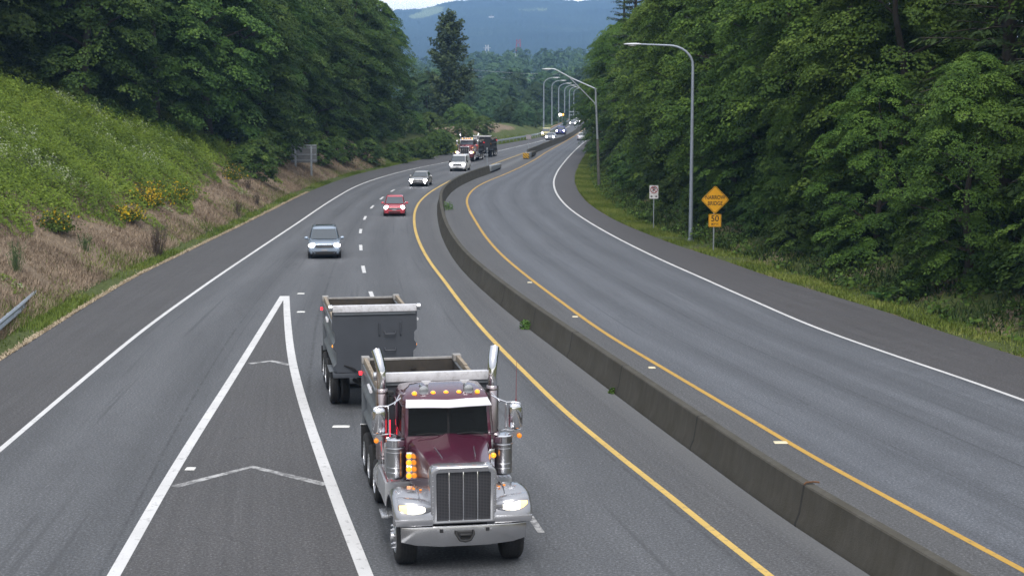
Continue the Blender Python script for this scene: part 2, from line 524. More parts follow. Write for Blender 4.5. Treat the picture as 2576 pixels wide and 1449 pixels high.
# the triangular gore between the ramp and the main lanes is darker asphalt
strip_mesh('gore_area', GLf, GRf, gy, A_GORE, 0.003, ROAD, 5)
ribbon('gore_line', [(float(GLf(y)), y) for y in gy], 0.26, P_WHITE)
ribbon('gore_line', [(float(GRf(y)), y) for y in gy], 0.28, P_WHITE, z=0.010)
for a, b_, c in (((438.7, 1224), (633.7, 1174), (821, 1219)), ((628.6, 915), (682, 908), (731, 918))):
    ribbon('chevron_stripe', [G(*a), G(*b_), G(*c)], 0.26, P_WORN, z=0.0065)
# dashed lane line: short dashes every 11.5 m
dash_c = hermite([(20, 2.2), (30.5, 0.62), (72.4, -6.42), (83.5, -7.84), (95.5, -9.12), (107, -10.22), (118.3, -10.97), (130, -11.45), (141, -11.55), (152, -11.40), (164, -10.9), (176, -10.2)])
for yc in (72.4, 83.6, 95.5, 107.0, 118.4, 130.0, 141.0, 152.0):
    ribbon('lane_dash', [(float(dash_c(y)), y) for y in np.linspace(yc - 1.7, yc + 1.7, 5)], 0.19, P_WHITE)
ribbon('lane_dash', [G(1333, 1298), G(1362, 1340)], 0.15, P_WORN)

# raised markers on the asphalt
M_RPM = pbr('marker_white', (0.75, 0.75, 0.72), 0.5, dirt=(0.3, 0.3, 0.28), vscale=20)
M_RPMY = pbr('marker_yellow', (0.7, 0.62, 0.42), 0.5)
def stud(px, py, label, mat, rz=0.0, sx=0.12, sy=0.14, group='raised markers on the asphalt'):
    b = MB()
    P = G(px, py)
    b.loft([[(-sx * k, -sy * k, h), (sx * k, -sy * k, h), (sx * k, sy * k, h), (-sx * k, sy * k, h)] for k, h in ((1, 0.004), (0.92, 0.014), (0.62, 0.026))])
    o = b.build('road_stud', mat, smooth=0)
    o.location = (P.x, P.y, 0); o.rotation_euler = (0, 0, rz)
    return tag(o, label, 'road marker', group)
stud(757, 739, 'white stud just right of the tip of the painted gore triangle', M_RPM, sx=.17)
stud(757, 785, 'worn white stud between the gore line and the grey trailer', M_RPM, sx=.17)
stud(479, 1179, 'white stud inside the gore beside its left line above the worn chevron', M_RPM)
stud(858, 1073, 'flattened white marker left of the purple truck beside the gore line', M_RPM, sx=.24, sy=.12)
stud(1333, 711, 'pale stud by the outbound yellow line nearest the bend of the barrier', M_RPMY)
stud(1447, 797, 'pale stud by the outbound yellow line left of a barrier joint with no stain', M_RPMY)
stud(1640, 925, 'pale stud by the outbound yellow line above the pale streaked barrier joint', M_RPMY)
stud(1964, 1113, 'pale stud by the outbound yellow line nearest the rusty clip on the barrier', M_RPMY, sx=.18)

# ================================================================== CONCRETE BARRIERS
def concrete(name, base):
    m, nt, out = new_mat(name)
    b = N(nt, 'ShaderNodeBsdfPrincipled'); b.inputs['Roughness'].default_value = 0.92; b.inputs['Specular IOR Level'].default_value = 0.2
    g = N(nt, 'ShaderNodeNewGeometry')
    mp = N(nt, 'ShaderNodeMapping'); L(nt, g.outputs['Position'], mp.inputs[0]); mp.inputs['Scale'].default_value = (5, 5, 0.35)
    st = noise(nt, 1.0, mp.outputs[0], 7, 0.7)
    bl = noise(nt, 0.7, g.outputs['Position'], 6, 0.65)
    c = mixc(nt, ramp(nt, st, [(0.3, 0.0), (0.7, 1.0)]), tuple(x * 0.8 for x in base), tuple(x * 1.15 for x in base))
    c = mixc(nt, ramp(nt, bl, [(0.35, 0.0), (0.7, 0.7)]), c, (base[0] * 0.62, base[1] * 0.6, base[2] * 0.52))
    fi = noise(nt, 22, g.outputs['Position'], 4, 0.7)
    c = mixc(nt, ramp(nt, fi, [(0.62, 0.0), (0.75, 0.5)]), c, tuple(x * 0.45 for x in base))
    L(nt, c, b.inputs['Base Color'])
    bp = N(nt, 'ShaderNodeBump'); bp.inputs['Strength'].default_value = 0.4; bp.inputs['Distance'].default_value = 0.02
    L(nt, fi, bp.inputs['Height']); L(nt, bp.outputs[0], b.inputs['Normal'])
    L(nt, b.outputs[0], out.inputs[0])
    return m
CONC = concrete('weathered_concrete', (0.090, 0.085, 0.073))
CONC_L = concrete('pale_concrete', (0.30, 0.29, 0.27))
GALV = pbr('galvanised_steel', (0.42, 0.46, 0.50), 0.45, 0.75, var=0.18, vscale=4)
GALV_D = pbr('dull_galvanised_steel', (0.30, 0.33, 0.36), 0.6, 0.4, var=0.2, vscale=3)
BLACK = pbr('black_rubber', (0.012, 0.012, 0.013), 0.75)
RUST = pbr('rusty_iron', (0.14, 0.07, 0.035), 0.85, 0.2, var=0.4, vscale=12)

JOINT = pbr('joint_filler', (0.03, 0.028, 0.025), 0.95, var=.4, vscale=5)
PROF = [(-0.31, 0.0), (-0.305, 0.08), (-0.22, 0.28), (-0.125, 0.885), (-0.10, 0.915), (0.10, 0.915), (0.125, 0.885), (0.22, 0.28), (0.305, 0.08), (0.31, 0.0)]
def barrier(label, Y0, Y1, joints, name='median_barrier'):
    root = thing(name, label, 'concrete barrier', (cx('BL', Y0) + 0.3, Y0, 0))
    ys = [Y0] + [j for j in joints if Y0 < j < Y1] + [Y1]
    for a, b_ in zip(ys, ys[1:]):
        mb = MB(); rings = []
        for Y in np.linspace(a + 0.028, b_ - 0.028, max(3, int((b_ - a) / 1.2) + 1)):
            e = 0.05
            dx = (cx('BL', Y + e) - cx('BL', Y - e)) / (2 * e)
            n = Vector((1, -dx, 0)).normalized()
            c = Vector((cx('BL', Y) + 0.3, Y, 0)) - root.location
            rings.append([c + n * p + Vector((0, 0, z)) for p, z in PROF])
        mb.loft(rings)
        mb.build('segment', CONC, root, smooth=25)
        if b_ < Y1:
            jm = MB(); rings = []
            for Y in (b_ - .045, b_ + .045):
                dx = (cx('BL', Y + .05) - cx('BL', Y - .05)) / .1
                n = Vector((1, -dx, 0)).normalized(); cc_ = Vector((cx('BL', Y) + .3, Y, 0)) - root.location
                rings.append([cc_ + n * p * 1.012 + Vector((0, 0, z * 1.003)) for p, z in PROF])
            jm.loft(rings); jm.build('joint', JOINT, root, smooth=25)
    return root
js = [26.2, 33.4, 40.7, 48.4, 55.3, 61.8, 69.0, 76.2, 83.5, 91, 98.4, 106, 113.6, 121.2, 129, 137, 145, 153, 161, 169, 177]
BAR = barrier('long grey concrete barrier with dark joints curving between the near lanes', -12, 185, [-4, 3.6, 11.2, 18.8] + js)
BAR2 = barrier('straight grey concrete barrier starting behind the black and yellow marker', 238.5, 520, list(np.arange(250, 515, 12)))
# rusty lifting clip on a joint
clip = MB().tube([(-0.1, 0, 0.915), (-0.07, 0, 0.95), (0.1, 0.02, 0.96), (0.22, 0.05, 0.94)], 0.02, 6)
clip.box(-0.12, -0.08, -0.025, 0.025, 0.25, 0.93)
o = clip.build('joint_clip', RUST); o.location = (cx('BL', 33.4) + 0.3, 33.4, 0)
o.parent = BAR; o.location = o.location - BAR.location
# sloping steel end piece where the near barrier stops
Pe = Vector((cx('BL', 185) + 0.3, 185, 0)); Pf = Vector((cx('BL', 197) + 0.3, 197, 0))
gt = thing('barrier_end', 'low galvanised end section closing the curved barrier near the white van', 'barrier end', Pe, math.atan2(-(Pf.x - Pe.x), Pf.y - Pe.y))
mb = MB(); mb.loft([[(-.34, 0.15, 0.22), (.34, 0.15, 0.22), (.34, 0.15, 0.86), (-.34, 0.15, 0.86)], [(-.34, 10, 0.22), (.34, 10, 0.22), (.34, 10, 0.66), (-.34, 10, 0.66)]])
mb.build('beam', GALV_D, gt, 0.04)
mb = MB(); mb.box(-.25, .25, 0.2, 9.8, 0.0, 0.215); mb.build('skid', BLACK, gt)
mb = MB(); mb.box(-.36, .36, 10.004, 10.2, 0.1, 0.72); mb.build('nose_plate', GALV_D, gt, 0.03)

# crash cushion with black and yellow face
P = Vector((cx('BL', 236) + 0.15, 225.5, 0))
cc = thing('crash_cushion', 'squat grey crash cushion with a black and yellow striped face', 'crash cushion', P, -0.1)
mb = MB(); mb.box(-.42, .42, 0.1, 4.2, 0.12, 0.80); mb.build('body', GALV_D, cc, 0.05)
mb = MB(); mb.box(-.36, .36, 4.2, 12.5, 0.1, 0.72); mb.build('rear_box', CONC, cc, 0.05)
for k in range(3):
    mb = MB(); mb.box(-.44, .44, 0.5 + k * 1.25, 0.62 + k * 1.25, 0.0, 0.83); mb.build('frame', GALV_D, cc)
def striped():
    m, nt, out = new_mat('hazard_stripes')
    b = N(nt, 'ShaderNodeBsdfPrincipled'); b.inputs['Roughness'].default_value = 0.5
    tc = N(nt, 'ShaderNodeTexCoord'); sx = N(nt, 'ShaderNodeSeparateXYZ'); L(nt, tc.outputs['Object'], sx.inputs[0])
    a = N(nt, 'ShaderNodeMath', operation='ADD'); L(nt, sx.outputs[0], a.inputs[0]); L(nt, sx.outputs[2], a.inputs[1])
    s = N(nt, 'ShaderNodeMath', operation='MULTIPLY'); L(nt, a.outputs[0], s.inputs[0]); s.inputs[1].default_value = 2.7
    fr = N(nt, 'ShaderNodeMath', operation='FRACT'); L(nt, s.outputs[0], fr.inputs[0])
    gt_ = N(nt, 'ShaderNodeMath', operation='GREATER_THAN'); L(nt, fr.outputs[0], gt_.inputs[0]); gt_.inputs[1].default_value = 0.52
    L(nt, mixc(nt, gt_.outputs[0], (0.75, 0.42, 0.02), (0.015, 0.015, 0.015)), b.inputs['Base Color'])
    L(nt, b.outputs[0], out.inputs[0])
    return m
mb = MB(); mb.box(-.44, .44, 0.0, 0.095, 0.10, 0.86); mb.build('striped_panel', striped(), cc, 0.02)

# ================================================================== GUARDRAILS
def guardrail(label, pts, name='guardrail', post_every=1.9, h=0.70, rs=1.0):
    P = [Vector(p) for p in pts]
    # resample
    S = [0.0]
    for a, b_ in zip(P, P[1:]): S.append(S[-1] + (b_ - a).length)
    def at(s):
        for i in range(len(P) - 1):
            if s <= S[i + 1] or i == len(P) - 2:
                return P[i].lerp(P[i + 1], (s - S[i]) / (S[i + 1] - S[i]))
    n = max(6, int(S[-1] / 0.9))
    Q = [at(S[-1] * i / n) for i in range(n + 1)]
    root = thing(name, label, 'guardrail', Q[0])
    prof = [(0.0, -0.155), (0.05, -0.12), (0.075, -0.085), (0.05, -0.045), (0.0, 0.0), (0.05, 0.045), (0.075, 0.085), (0.05, 0.12), (0.0, 0.155), (-0.012, 0.155), (0.038, 0.085), (-0.012, 0.0), (0.038, -0.085), (-0.012, -0.155)]
    rings = []
    for i, q in enumerate(Q):
        d = (Q[min(i + 1, n)] - Q[max(i - 1, 0)]); d.z = 0; d.normalize()
        nr = Vector((d.y, -d.x, 0))
        rings.append([q - root.location + nr * (a + 0.1) + Vector((0, 0, h + z * rs)) for a, z in prof])
    MB().loft(rings).build('rail', GALV, root, smooth=50)
    k = int(S[-1] / post_every)
    for i in range(k + 1):
        q = at(min(S[-1], i * post_every + 0.3))
        mb = MB(); c = q - root.location
        mb.box(c.x - .08, c.x + .04, c.y - .08, c.y + .08, c.z - 0.4, c.z + h + 0.10)
        mb.build('post', GALV_D, root, 0.01)
    return root

def gz(p):
    return (p[0], p[1], ground_z(p[0], p[1]))
g1 = G(-60, 868, .56); g2 = G(0, 818, .56); g3 = G(50, 776, .56); g4 = G(92, 738, .56)
guardrail('curved steel guardrail end on the left verge below the brown bank', [(-18.6, 20, .05), (-19.0, 36, 0.05), (-19.3, 46, 0.05)] + [(p.x - .1, p.y, 0.0) for p in (g1, g2, g3, g4)], h=.56, rs=1.3)
lef = [(cx('L', y) - 0.35, y, 0.0) for y in np.arange(278, 521, 6)]
guardrail('far steel guardrail along the left road edge beyond the red truck', lef, post_every=4)

# far bridge parapet behind it, concrete kerb wall with headlight glow put into its colour
mb = MB(); rr = []
for Y in np.arange(352, 521, 6.0):
    x = cx('L', Y) - 0.75
    rr.append([(x - .2, Y, -.1), (x + .2, Y, -.1), (x + .2, Y, .95), (x - .2, Y, .95)])
mb.loft(rr)
o = mb.build('bridge_parapet', pbr('tan_concrete', (0.30, 0.20, 0.12), 0.9, var=0.2, vscale=0.5))
tag(o, 'tan parapet wall of the far bridge beside the oncoming cars', 'parapet')

# ================================================================== SIGNS
S_YEL = pbr('sign_yellow', (0.70, 0.34, 0.005), 0.45, var=0.06, vscale=2)
S_BLK = pbr('sign_black', (0.012, 0.012, 0.012), 0.5)
S_WHT = pbr('sign_white', (0.72, 0.71, 0.72), 0.5)
S_RED = pbr('sign_red', (0.32, 0.03, 0.04), 0.5)
S_ALU = pbr('sign_back_aluminium', (0.16, 0.17, 0.18), 0.55, 0.4, var=0.2, vscale=1.5)

def text_mesh(name, body, size, mat, parent, loc, stretch=1.0, bold=0.0, spacing=1.0):
    cu = bpy.data.curves.new('txt', 'FONT')
    cu.body = body; cu.size = size; cu.align_x = 'CENTER'; cu.align_y = 'CENTER'
    cu.extrude = 0.002; cu.offset = bold; cu.space_character = spacing
    t = bpy.data.objects.new('txt', cu); COL.objects.link(t)
    dg = bpy.context.evaluated_depsgraph_get()
    me = bpy.data.meshes.new_from_object(t.evaluated_get(dg))
    bpy.data.objects.remove(t); bpy.data.curves.remove(cu)
    me.name = name
    me.transform(Matrix.Diagonal((stretch, 1, 1, 1)))
    me.transform(Matrix.Rotation(R(90), 4, 'X'))
    me.materials.clear(); me.materials.append(mat)
    o = bpy.data.objects.new(name, me); COL.objects.link(o)
    o.parent = parent; o.location = loc
    return o

def diamond(r, rc=0.12, n=5):
    pts = []
    for k in range(4):
        a = math.pi / 2 * k
        # rounded corner
        c = Vector((math.cos(a), math.sin(a))) * (r - rc * math.sqrt(2))
        for i in range(n):
            b_ = a - math.pi / 4 + (math.pi / 2) * i / (n - 1)
            pts.append((c.x + rc * math.cos(b_), c.y + rc * math.sin(b_)))
    return pts

def rrect(w, h, rc, n=5):
    pts = []
    for sx, sy, a0 in ((1, 1, 0), (-1, 1, 90), (-1, -1, 180), (1, -1, 270)):
        for i in range(n):
            a = R(a0 + 90 * i / (n - 1))
            pts.append((sx * (w / 2 - rc) + rc * math.cos(a), sy * (h / 2 - rc) + rc * math.sin(a)))
    return pts

def shift(poly, dx, dz):
    return [(p[0] + dx, p[1] + dz) for p in poly]

def ring_prism(outer, inner, y0, y1):
    mb = MB(); n = len(outer)
    V = [(p[0], y0, p[1]) for p in outer] + [(p[0], y0, p[1]) for p in inner] + [(p[0], y1, p[1]) for p in outer] + [(p[0], y1, p[1]) for p in inner]
    fs = []
    for i in range(n):
        k = (i + 1) % n
        fs += [(i, k, n + k, n + i), (2 * n + i, 3 * n + i, 3 * n + k, 2 * n + k), (i, 2 * n + i, 2 * n + k, k), (n + i, n + k, 3 * n + k, 3 * n + i)]
    return mb.add(V, fs)

# narrow bridge
nb0 = G(1795, 630)
nb = thing('warning_sign', 'yellow diamond sign reading NARROW BRIDGE above a 50 MPH plate', 'road sign', (nb0.x, nb0.y, ground_z(nb0.x, nb0.y)), 0.06)
zc = AtY(1797, 503, nb0.y).z - nb.location.z
zs = AtY(1797, 555, nb0.y).z - nb.location.z
sp = nb0.y / F
MB().box(-.035, .035, 0.03, 0.10, -0.4, zc + 0.7).build('post', GALV_D, nb, 0.006)
MB().prism(shift(diamond(.845), 0.05, zc), 'y', -.004, 0.0).build('diamond_panel', S_YEL, nb, smooth=0)
ring_prism(shift(diamond(.80, .1), .05, zc), shift(diamond(.765, .085), .05, zc), -.008, -.0045).build('border', S_BLK, nb, smooth=0)
text_mesh('lettering', 'NARROW', 0.33, S_BLK, nb, (0.05, -.009, zc + 0.13), 0.80, 0.005)
text_mesh('lettering', 'BRIDGE', 0.33, S_BLK, nb, (0.05, -.009, zc - 0.22), 0.80, 0.005)
MB().prism(shift(rrect(.76, .76, .06), 0.05, zs), 'y', -.012, -.008).build('speed_plate', S_YEL, nb, smooth=0)
ring_prism(shift(rrect(.72, .72, .05), .05, zs), shift(rrect(.69, .69, .04), .05, zs), -.016, -.0125).build('border', S_BLK, nb, smooth=0)
text_mesh('lettering', '50', 0.50, S_BLK, nb, (0.05, -.017, zs + 0.10), 0.98, 0.006)
text_mesh('lettering', 'MPH', 0.19, S_BLK, nb, (0.05, -.017, zs - 0.22), 0.95, 0.002, 1.3)

# no parking sign
np0 = G(1644, 573)
npz = ground_z(np0.x, np0.y)
npk = thing('no_parking_sign', 'small white no parking sign with two arrows on a thin post', 'road sign', (np0.x, np0.y, npz), 0.03)
zc = AtY(1642, 484, np0.y).z - npz
MB().box(-.03, .03, .012, .06, -.4, zc + .3).build('post', GALV_D, npk, 0.005)
MB().prism(shift(rrect(.61, .60, .04), 0, zc + .17), 'y', -.004, .008).build('panel', S_WHT, npk, smooth=0)
MB().prism(shift(rrect(.61, .30, .03), 0, zc - .29), 'y', -.004, .008).build('arrow_panel', S_WHT, npk, smooth=0)
circ = [(math.cos(2 * math.pi * i / 32), math.sin(2 * math.pi * i / 32)) for i in range(32)]
text_mesh('lettering', 'P', 0.42, S_BLK, npk, (0, -.006, zc + .17), 1.0, 0.012)
pr = ring_prism([(a * .255, b_ * .255 + zc + .17) for a, b_ in circ], [(a * .20, b_ * .20 + zc + .17) for a, b_ in circ], -.014, -.0105)
M45 = Matrix.Translation((0, 0, zc + .17)) @ Matrix.Rotation(R(45), 4, 'Y')
pr.box(-.21, .21, -.0135, -.011, -.026, .026, mat=M45)
pr.build('prohibition_ring', S_RED, npk, smooth=0)
for s in (-1, 1):
    mb = MB(); z0 = zc - .29
    mb.prism([(s * .26, z0), (s * .15, z0 + .075), (s * .15, z0 + .03), (s * .07, z0 + .03), (s * .07, z0 - .03), (s * .15, z0 - .03), (s * .15, z0 - .075)], 'y', -.0085, -.0045)
    mb.build('arrow', S_BLK, npk, smooth=0)

# back of a big sign on the left bank
bs = thing('rear_facing_sign', 'large grey sign seen from behind on steel posts among the left trees', 'road sign', (-21.2, 165, 0), -0.05)
MB().box(-1.75, 1.0, -.01, .03, 2.1, 3.85).build('panel', S_ALU, bs, smooth=0)
for z in (2.35, 2.95, 3.6):
    MB().box(-1.72, .97, -.06, -.012, z - .04, z + .04).build('rail', GALV_D, bs, smooth=0)
MB().box(-1.76, 1.01, -.03, .05, 3.85, 3.95).build('top_edge', GALV, bs, smooth=0)
for x in (-1.2, 0.45):
    MB().box(x - .09, x + .09, -.2, -.065, ground_z(-21.2 + x, 165) - .5, 3.8).build('post', GALV_D, bs, 0.01)

# grey sign on the start of the far barrier, and the bare post on the near barrier
P = Vector((cx('BL', 240) + .3, 240, 0))
s2 = thing('rear_facing_sign', 'small grey square sign on a thin pole at the far barrier start', 'road sign', P)
zt = AtY(1327, 345, 240).z
MB().tube([(0, 0.05, 0.91), (0, .05, zt + .3)], .035, 8).build('post', GALV_D, s2)
MB().prism(shift(rrect(.78, .66, .04), 0, zt), 'y', -.012, 0.0).build('panel', pbr('weathered_sign_face', (.30, .28, .30), .6, var=.1), s2, smooth=0)
P = Vector((cx('BL', 184) + .3, 184, 0))
s3 = thing('marker_post', 'bare thin post standing on the end of the curved barrier', 'post', P)
MB().tube([(0, 0, .91), (0, 0, 2.75)], .045, 8).build('shaft', GALV_D, s3)
MB().box(-.06, .06, -.02, .02, 2.75, 3.0).build('reflector', GALV, s3, 0.01)

# ================================================================== LAMPS
LPAINT = pbr('lamp_pole_grey', (0.30, 0.34, 0.40), 0.5, 0.35, var=0.15, vscale=1.5)
LHEAD = pbr('lamp_head_grey', (0.55, 0.57, 0.60), 0.4, 0.2)
LENS = pbr('lamp_lens', (0.6, 0.6, 0.58), 0.2)
WOODP = pbr('weathered_wood_pole', (0.10, 0.098, 0.09), 0.9, var=0.3, vscale=2)

def cobra(mb_parent, x, z, s, sc=1.0, y=0.0):
    """luminaire pointing to side s from its neck at x,z"""
    mb = MB()
    st = [(0, .05, .045), (.12, .09, .07), (.35, .15, .085), (.75, .16, .075), (1.0, .11, .05), (1.1, .03, .02)]
    rings = []
    for d, w, h in st:
        rings.append([(x + s * d * sc, y + w * sc * math.cos(a), z + h * sc * (math.sin(a) if math.sin(a) > 0 else .6 * math.sin(a))) for a in [2 * math.pi * i / 12 for i in range(12)]])
    mb.loft(rings)
    o = mb.build('luminaire', LHEAD, mb_parent)
    l2 = MB(); l2.loft([[(x + s * (.55 + .28 * k * math.cos(a)) * sc, y + .11 * k * sc * math.sin(a), z - zz * sc) for a in [2 * math.pi * i / 12 for i in range(12)]] for k, zz in ((1, .045), (.9, .09), (.5, .12))])
    l2.build('lens', LENS, o)
    return o

def curved_lamp(label, base, H, reach, s, group=None, rise=1.3, r0=.13, rz=0.0, sc=1.0):
    z0 = ground_z(base[0], base[1])
    root = thing('street_lamp', label, 'street lamp', (base[0], base[1], z0), rz, group)
    pts = [(0, 0, 0), (0, 0, 4), (0, 0, H - rise - .2)]
    rs = [r0, r0 * .85, r0 * .66]
    for i in range(1, 9):
        a = R(90) * i / 8
        pts.append((s * rise * 1.25 * (1 - math.cos(a)), 0, H - rise + rise * math.sin(a) - .05))
        rs.append(r0 * (.62 - .02 * i))
    pts.append((s * (reach - 1.0), 0, H + .02)); rs.append(r0 * .38)
    MB().tube(pts, rs, 12).build('pole', LPAINT, root)
    b = MB(); b.box(-.22, .22, -.22, .22, -.05, .05); b.lathe([(.17, .05), (.17, .16), (.14, .17)], 12)
    b.build('base_flange', GALV_D, root, .01)
    b = MB(); b.box(-.07, .07, -r0 - .02, -r0 + .05, .5, .8); b.build('hand_hole', LPAINT, root, .01)
    cobra(root, s * (reach - 1.05), H + .02, s, sc)
    return root

lb = G(1737, 604)
curved_lamp('tall grey street lamp with curved arm rising before the right hand trees', (lb.x, lb.y), AtY(1640, 113, lb.y).z - ground_z(lb.x, lb.y), 4.3, -1, rise=1.25, sc=1.0)

# second lamp: straight braced arm
l2 = G(1507, 472)
Y2_ = l2.y
def q(px, py):
    p = AtY(px, py, Y2_); return Vector((p.x - l2.x, 0, p.z - z0_))
z0_ = ground_z(l2.x, l2.y)
root = thing('street_lamp', 'older street lamp with long slanted arm and brace beyond the no parking sign', 'street lamp', (l2.x, l2.y, z0_))
MB().tube([(0, 0, -.3), q(1503, 350)], [.15, .13], 12).build('lower_pole', WOODP, root)
MB().tube([q(1503, 352), q(1498, 222)], [.11, .085], 12).build('pole', GALV, root)
MB().tube([q(1498, 224), q(1437, 197), q(1402, 178), q(1396, 175), q(1388, 174)], [.065, .06, .055, .055, .05], 8).build('arm', GALV, root)
MB().tube([q(1498, 262), q(1465, 228), q(1432, 195)], .045, 8).build('brace', GALV, root)
p = q(1390, 174.5); cobra(root, p.x, p.z, -1, .95)
for zz in (q(1498, 262).z, q(1498, 224).z):
    MB().lathe([(.12, zz - .08), (.12, zz + .08)], 12, Matrix.Translation((q(1498, 240).x, 0, 0))).build('collar', GALV, root)

# row of lamps on the far bridge
far = [(1368, 204, 1397.5, 385), (1388.5, 210, 1415, 432), (1405.5, 211, 1428.5, 440), (1420.5, 215.6, 1440, 478), (1432.5, 219, 1448, 500), (1443.5, 222, 1453, 515)]
names = ['nearest of the far lamps, arm bending right over the bridge', 'far bridge lamp standing second behind the silver car', 'far bridge lamp third in the row before the dark woods',
         'far bridge lamp fourth in the row, above the blue pickup', 'far bridge lamp fifth in the row, partly beside the gantry', 'last far bridge lamp, half hidden by the right hand trees']
for (px, py, hx, Y), nm in zip(far, names):
    t_ = AtY(px, py, Y); h_ = AtY(hx, py, Y)
    curved_lamp(nm, (t_.x, Y), t_.z, max(2.0, h_.x - t_.x + .5), 1, 'lamps on the far bridge', rise=1.6, r0=.17, sc=1.5)

# small gantry frame and signal lamps over the far lanes, the lamps standing in for headlights
Yg = 470
ga = AtY(1432, 283, Yg); gb = AtY(1455, 283, Yg)
gg = thing('sign_gantry', 'thin grey portal frame standing over the far lanes', 'gantry', (ga.x, Yg, 0))
W_ = gb.x - ga.x
for x in (0, W_):
    MB().tube([(x, 0, 0), (x, 0, ga.z)], .14, 8).build('post', GALV_D, gg)
MB().box(-.2, W_ + .2, -.14, .14, ga.z, ga.z + .28).build('beam', GALV, gg)
MB().box(.1, W_ - .1, -.08, .08, ga.z - .9, ga.z - .68).build('lower_beam', GALV_D, gg)
sg = AtY(1409, 289.5, 440)
wl = thing('signal_lamp', 'glowing white lamp with a small amber lamp on a pole above the far cars', 'signal', (sg.x + .55, 440, 0))  # pole lamps added in place of a distant vehicle's headlights
MB().tube([(0, .12, 0), (0, .12, sg.z + .4)], .06, 8).build('post', GALV_D, wl)
Mx = Matrix.Translation((-.55, 0, sg.z)) @ Matrix.Rotation(R(90), 4, 'X')
MB().lathe([(.34, 0), (.30, .08), (.12, .14)], 14, Mx).build('white_lamp', lamp_mat('signal_white', (1, .92, .8), 9), wl)
MB().lathe([(.2, 0), (.15, .08), (.05, .1)], 12, Matrix.Translation((.28, 0, sg.z + .05)) @ Matrix.Rotation(R(90), 4, 'X')).build('amber_lamp', lamp_mat('signal_amber', (1, .4, .05), 3), wl)
MB().box(-.95, .55, .02, .1, sg.z - .06, sg.z + .06).build('bracket', GALV_D, wl)

# pylons and cables far off
def lattice(name, label, x, Y, zb, zt, w, mats_bands):
    root = thing(name, label, 'pylon', (x, Y, zb))
    H = zt - zb
    nb_ = len(mats_bands)
    for k, mt in enumerate(mats_bands):
        a, b_ = k / nb_, (k + 1) / nb_
        mb = MB()
        def half(t): return w * (1 - .72 * t)
        for sx in (-1, 1):
            for sy in (-1, 1):
                mb.tube([(sx * half(a), sy * half(a), H * a), (sx * half(b_), sy * half(b_), H * b_)], .28, 5)
            for sgn in (-1, 1):
                mb.tube([(sx * half(a), sgn * half(a), H * a), (sx * half(b_), -sgn * half(b_), H * b_)], .16, 4)
                mb.tube([(sgn * half(a), sx * half(a), H * a), (-sgn * half(b_), sx * half(b_), H * b_)], .16, 4)
        mb.build('lattice_section', mt, root, smooth=0)
    return root
p1 = AtY(1304, 100, 1500); p2 = AtY(1225, 114, 1700)
TR = pbr('tower_red', (.35, .03, .05), .6); TW = pbr('tower_white', (.55, .56, .58), .6)
r_ = lattice('lattice_tower', 'red and white banded lattice mast before the blue hill', p1.x, 1500, 5, p1.z, 5.5, [TR, TW, TR, TR, TW, TR, TR, TW, TR, TR])
r_ = lattice('lattice_tower', 'pale grey power pylon before the blue hill', p2.x, 1700, 5, p2.z, 5, [TW] * 9)
for k, z in enumerate((p2.z - 3,)):
    mb = MB(); mb.box(-4, 4, -.2, .2, z - 5.2, z - 4.8); mb.build('cross_arm', TW, r_, smooth=0)
CAB = pbr('cable_grey', (.35, .37, .4), .5, .3)
for k, (ya, yb, lab) in enumerate(((170, 186, 'upper thin power cable sagging across the far woods'), (188, 192, 'lower thin power cable sagging across the far woods'))):
    pts = []
    for i in range(17):
        t = i / 16
        P = AtY(1120 + 420 * t, ya + (yb - ya) * t + 8 * math.sin(math.pi * t), 640)
        pts.append(P)
    o = MB().tube(pts, .05, 5).build('power_cable', CAB)
    tag(o, lab, 'cable')
# ================================================================== VEHICLES
CHROME = pbr('chrome', (0.78, 0.78, 0.80), 0.10, 1.0)
CHROME_D = pbr('brushed_steel', (0.55, 0.56, 0.58), 0.28, 1.0)
ALU = pbr('polished_aluminium', (0.70, 0.71, 0.73), 0.25, 0.9, var=0.08, vscale=8)
TYRE = pbr('tyre_rubber', (0.018, 0.018, 0.019), 0.82, dirt=(0.05, 0.047, 0.043), vscale=6)
DARK = pbr('dark_chassis', (0.015, 0.015, 0.016), 0.7)
TRIMB = pbr('black_plastic', (0.014, 0.014, 0.015), 0.45)
SEATM = pbr('cab_interior', (0.085, 0.085, 0.088), 0.85)
GLASS_T = glass_mat('windscreen_glass', (0.42, 0.48, 0.47), 0.62)
GLASS_D = pbr('dark_car_glass', (0.055, 0.068, 0.08), 0.08, spec=1.0)
HEADL = lamp_mat('headlight_lit', (0.97, 0.95, 1.0), 9.0)
HEADT = lamp_mat('truck_headlight_lit', (1.0, 0.93, 0.78), 1.7)
HEADF = lamp_mat('far_headlight_lit', (0.95, 0.93, 1.0), 14.0)
AMBER = lamp_mat('amber_lamp_lit', (1.0, 0.33, 0.02), 1.0)
AMBERO = pbr('amber_lens', (0.75, 0.22, 0.02), 0.25, emit=(1, .3, .02), es=0.25)
REDL = lamp_mat('red_lamp_lit', (1.0, 0.02, 0.03), 2.2)
REDSTRIP = lamp_mat('red_strip_lit', (1.0, 0.02, 0.04), 2.0)
WOODB = pbr('weathered_boards', (0.30, 0.25, 0.19), 0.9, var=0.3, vscale=5, dirt=(0.12, 0.10, 0.08))
BOXIN = pbr('dirty_box_interior', (0.040, 0.035, 0.030), 0.9, var=0.35, vscale=1.6, dirt=(0.075, 0.058, 0.042))
WPAINT = pbr('white_cap_paint', (0.64, 0.64, 0.67), 0.45, var=0.14, vscale=3, dirt=(0.33, 0.31, 0.29))

